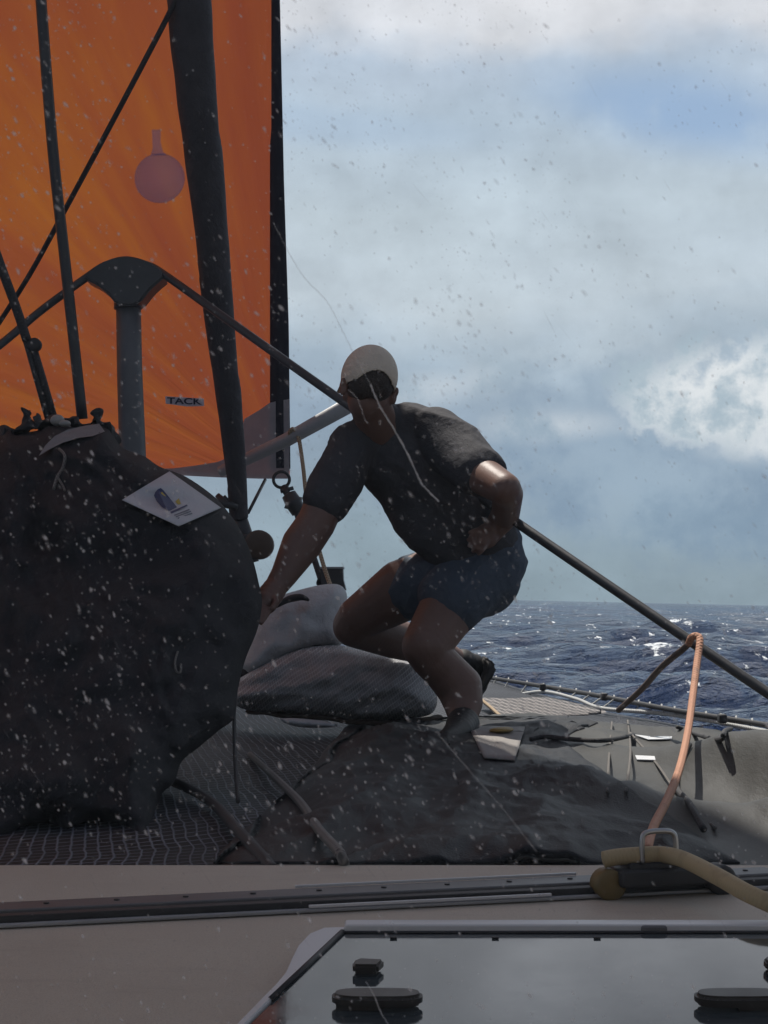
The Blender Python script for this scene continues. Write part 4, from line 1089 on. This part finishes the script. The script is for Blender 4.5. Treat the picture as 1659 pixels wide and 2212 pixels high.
    chain(bm, [Q(945, 934, 5.42, 62), Q(1005, 990, 5.29, 60), Q(1034, 1016, 5.215, 56)])
    chain(bm, [Q(828, 925, 5.44, 52), Q(812, 904, 5.39, 51)])
    bm = fuse(bm, .0065, 5)
    for v in bm.verts:
        w = noise.noise(Vector((v.co.x * 7 + v.co.z * 9, v.co.y * 6, v.co.z * 5 - v.co.x * 6))); f2 = noise.ridged_multi_fractal(Vector((v.co.x * 4 + v.co.z * 5.5, v.co.y * 3, v.co.z * 2 - v.co.x * 1.5)), .9, 2, 3, 1, 2) - 1; v.co += (v.co - P(900, 1030, 5.5)).normalized() * (.008 * w + .015 * f2)
    obj('shirt', bm, M['shirt'], o)
    # --- shorts
    bm = B()
    chain(bm, [Q(1030, 1165, 5.55, 92), Q(1048, 1210, 5.57, 92), Q(1030, 1238, 5.56, 94)])
    chain(bm, [Q(1030, 1238, 5.56, 94), Q(950, 1258, 5.58, 84), Q(905, 1268, 5.6, 80)])
    chain(bm, [Q(1035, 1240, 5.55, 92), Q(1010, 1262, 5.5, 84), Q(975, 1295, 5.44, 76)])
    bm = fuse(bm, .0065, 5)
    for v in bm.verts:
        w = noise.noise(Vector((v.co.x * 9 + v.co.z * 4, v.co.y * 6, v.co.z * 9))); f2 = noise.ridged_multi_fractal(Vector((v.co.x * 6 - v.co.z * 4, v.co.y * 4, v.co.z * 3)), .9, 2, 3, 1, 2) - 1; v.co += (v.co - P(1000, 1240, 5.56)).normalized() * (.008 * w + .014 * f2)
    obj('shorts', bm, M['shorts'], o)
    # --- shoes
    bm = B(); chain(bm, [Q(1000, 1432, 6.0, 34), Q(1022, 1440, 6.02, 32), Q(1044, 1452, 6.03, 26)], .5); chain(bm, [Q(1044, 1446, 6.03, 24), Q(1034, 1480, 6.03, 22), Q(1016, 1514, 6.02, 16)], .5)
    bm = fuse(bm, .006, 3); sh = obj('shoe', bm, M['shoe'], o)
    bm = B(); prism(bm, [P(x, y, 5.93) for x, y in ((1042, 1418), (1060, 1424), (1073, 1440), (1070, 1454), (1052, 1482), (1030, 1518), (1018, 1524), (1014, 1512), (1036, 1474), (1048, 1444))], Vector((0, .17, 0)))
    bmesh.ops.bevel(bm, geom=list(bm.edges), offset=.01, segments=3, affect='EDGES'); obj('sole', bm, M['sole'], sh)
    bm = B(); chain(bm, [Q(1000, 1564, 5.28, 36), Q(990, 1580, 5.17, 30), Q(972, 1590, 5.08, 21), Q(960, 1594, 5.03, 16)], .5); bm = fuse(bm, .006, 3); sh = obj('shoe', bm, M['shoe'], o)
    return o
man()

# ------------------------------------------------------------------ on the window glass: suction cup, salt spots, dried trails
def on_glass():
    YG = .5755                   # outer... inner face of the pane nearest the eye
    m = bpy.data.materials.new('clear_cup'); m.use_nodes = True; t = NT(m.node_tree)
    lw = t.n('ShaderNodeLayerWeight', ins={0: .35}).outputs[1]
    tr = t.n('ShaderNodeBsdfTransparent', ins={0: (.92, .90, .95, 1)}); tl = t.n('ShaderNodeBsdfTranslucent', ins={0: (.42, .36, .55, 1)})
    mx = t.n('ShaderNodeMixShader', ins={0: t.m('ADD', .30, t.m('MULTIPLY', lw, .25)), 1: tr.outputs[0], 2: tl.outputs[0]}); t.n('ShaderNodeOutputMaterial', ins={0: mx.outputs[0]})
    o = empty('suction_cup', P(345, 440, YG), 'round clear purplish suction cup with a tab stuck to the window', 'suction cup')
    c = P(345, 385, YG); r = 55 / F * YG
    bm = B(); tube(bm, [c + Vector((0, .0, 0)), c + Vector((0, -.0006, 0)), c + Vector((0, -.0016, 0))], [r, r * .99, r * .9], 40); obj('cup', bm, m, o)
    bm = B(); tp = [(328, 280), (346, 280), (346, 306), (352, 328), (360, 334), (326, 334), (330, 318)]
    prism(bm, [P(x, y, YG - .002) for x, y in tp], Vector((0, .001, 0))); obj('tab', bm, m, o, False)
    # dried salt
    m = bpy.data.materials.new('dried_salt'); m.use_nodes = True; t = NT(m.node_tree)
    co = t.n('ShaderNodeTexCoord').outputs['Object']; nn = t.noise(co, 900, 3, .6)
    tr = t.n('ShaderNodeBsdfTransparent', ins={0: (1, 1, 1, 1)}); tl = t.n('ShaderNodeBsdfTranslucent', ins={0: (.8, .8, .82, 1)})
    df = t.n('ShaderNodeBsdfDiffuse', ins={0: (.5, .5, .5, 1)}); ad = t.n('ShaderNodeMixShader', ins={0: .2, 1: tl.outputs[0], 2: df.outputs[0]})
    at = t.n('ShaderNodeAttribute', attribute_name='den').outputs['Fac']
    mx = t.n('ShaderNodeMixShader', ins={0: t.m('MULTIPLY', at, t.m('ADD', .55, t.m('MULTIPLY', nn, .7)), clamp=True), 1: tr.outputs[0], 2: ad.outputs[0]})
    t.n('ShaderNodeOutputMaterial', ins={0: mx.outputs[0]})
    yo = .5838                   # outer face, where the spray dries
    bm = B(); lay = bm.verts.layers.float.new('den')
    def spot(px, py, a, b, th, den):
        q = P(px, py, yo); s = yo / F; n = 8
        ux = Vector((math.cos(th), 0, -math.sin(th))); vx = Vector((math.sin(th), 0, math.cos(th)))
        ce = bm.verts.new(q + Vector((0, .00025, 0))); ce[lay] = den
        ring = []
        for k in range(n):
            an = 2 * math.pi * k / n; w = 1 + rnd.uniform(-.25, .25)
            v = bm.verts.new(q + (ux * math.cos(an) * a * w + vx * math.sin(an) * b * w) * s); v[lay] = den * .12; ring.append(v)
        for k in range(n): bm.faces.new((ce, ring[k], ring[(k + 1) % n]))
    for k in range(38000):
        px, py = rnd.uniform(-900, 2500), rnd.uniform(-150, 2300)
        cl = max(.02, .42 + .9 * noise.noise(Vector((px / 300, py / 300, 0))) + .5 * noise.noise(Vector((px / 80, py / 80, 5))))
        if rnd.random() > (.95 if px < 1250 else .5) * max(.05, cl + .08) * (1 if py < 1880 else .35) * (1 if px < 1250 or py > 1300 else .8): continue
        s = math.exp(rnd.gauss(.06, .56)); a = 2.0 * s * rnd.choice((1, 1, 1, 1.5, 2.0)); b = 1.5 * s
        dk = .6 if (px > 640 and py < 1290) else 1.0
        spot(px, py, min(a, 11), min(b, 5.2), R(58 + rnd.gauss(0, 9)), dk * min(1.0, .22 + .75 * rnd.random() ** 2 + .06 * s))
    for k in range(70):          # long thin streaks
        px, py = rnd.uniform(0, 1659), rnd.uniform(0, 2212); spot(px, py, rnd.uniform(14, 45), rnd.uniform(.8, 1.5), R(57 + rnd.gauss(0, 5)), rnd.uniform(.10, .28))
    for k in range(50):
        px, py = rnd.uniform(0, 1659), rnd.uniform(1850, 2212); spot(px, py, rnd.uniform(12, 40), rnd.uniform(.7, 1.3), R(62 + rnd.gauss(0, 5)), rnd.uniform(.08, .22))
    o = obj('salt_spots', bm, m); tag(o, 'dried salt spray spots scattered over the outside of the window', None, None, 'stuff')
    def trail(pts, w, den, label):
        bm = B(); lay = bm.verts.layers.float.new('den')
        sp = spline([P(x, y, yo + .0003) for x, y in pts], 10); sp = [p + Vector((rnd.uniform(-1, 1) * .00012, 0, 0)) for p in sp]
        tube(bm, sp, [w * yo / F * rnd.uniform(.6, 1.2) for _ in sp], 6)
        for v in bm.verts: v[lay] = den
        tag(obj('water_trail', bm, m), label, 'water trail', 'dried trails on the window')
    trail([(800, 830), (822, 880), (850, 925), (880, 980), (908, 1040), (920, 1055), (948, 1084)], 2.2, .55, 'bright dried drip trail on the glass across the back of the man')
    trail([(590, 480), (650, 590), (705, 650), (740, 715), (770, 775), (800, 830)], 1.2, .22, 'faint dried drip trail on the glass above the cap')
    trail([(752, 842), (772, 862), (788, 905), (796, 915)], 1.3, .3, 'short dried drip trail on the glass at the nape of the neck')
    trail([(950, 1590), (1010, 1660), (1080, 1740), (1160, 1840)], 1.3, .22, 'dried drip trail on the glass over the shaded cover')
    trail([(790, 2120), (808, 2150), (822, 2185), (838, 2212)], 1.2, .4, 'dried drip trail on the glass over the hatch handle')
on_glass()
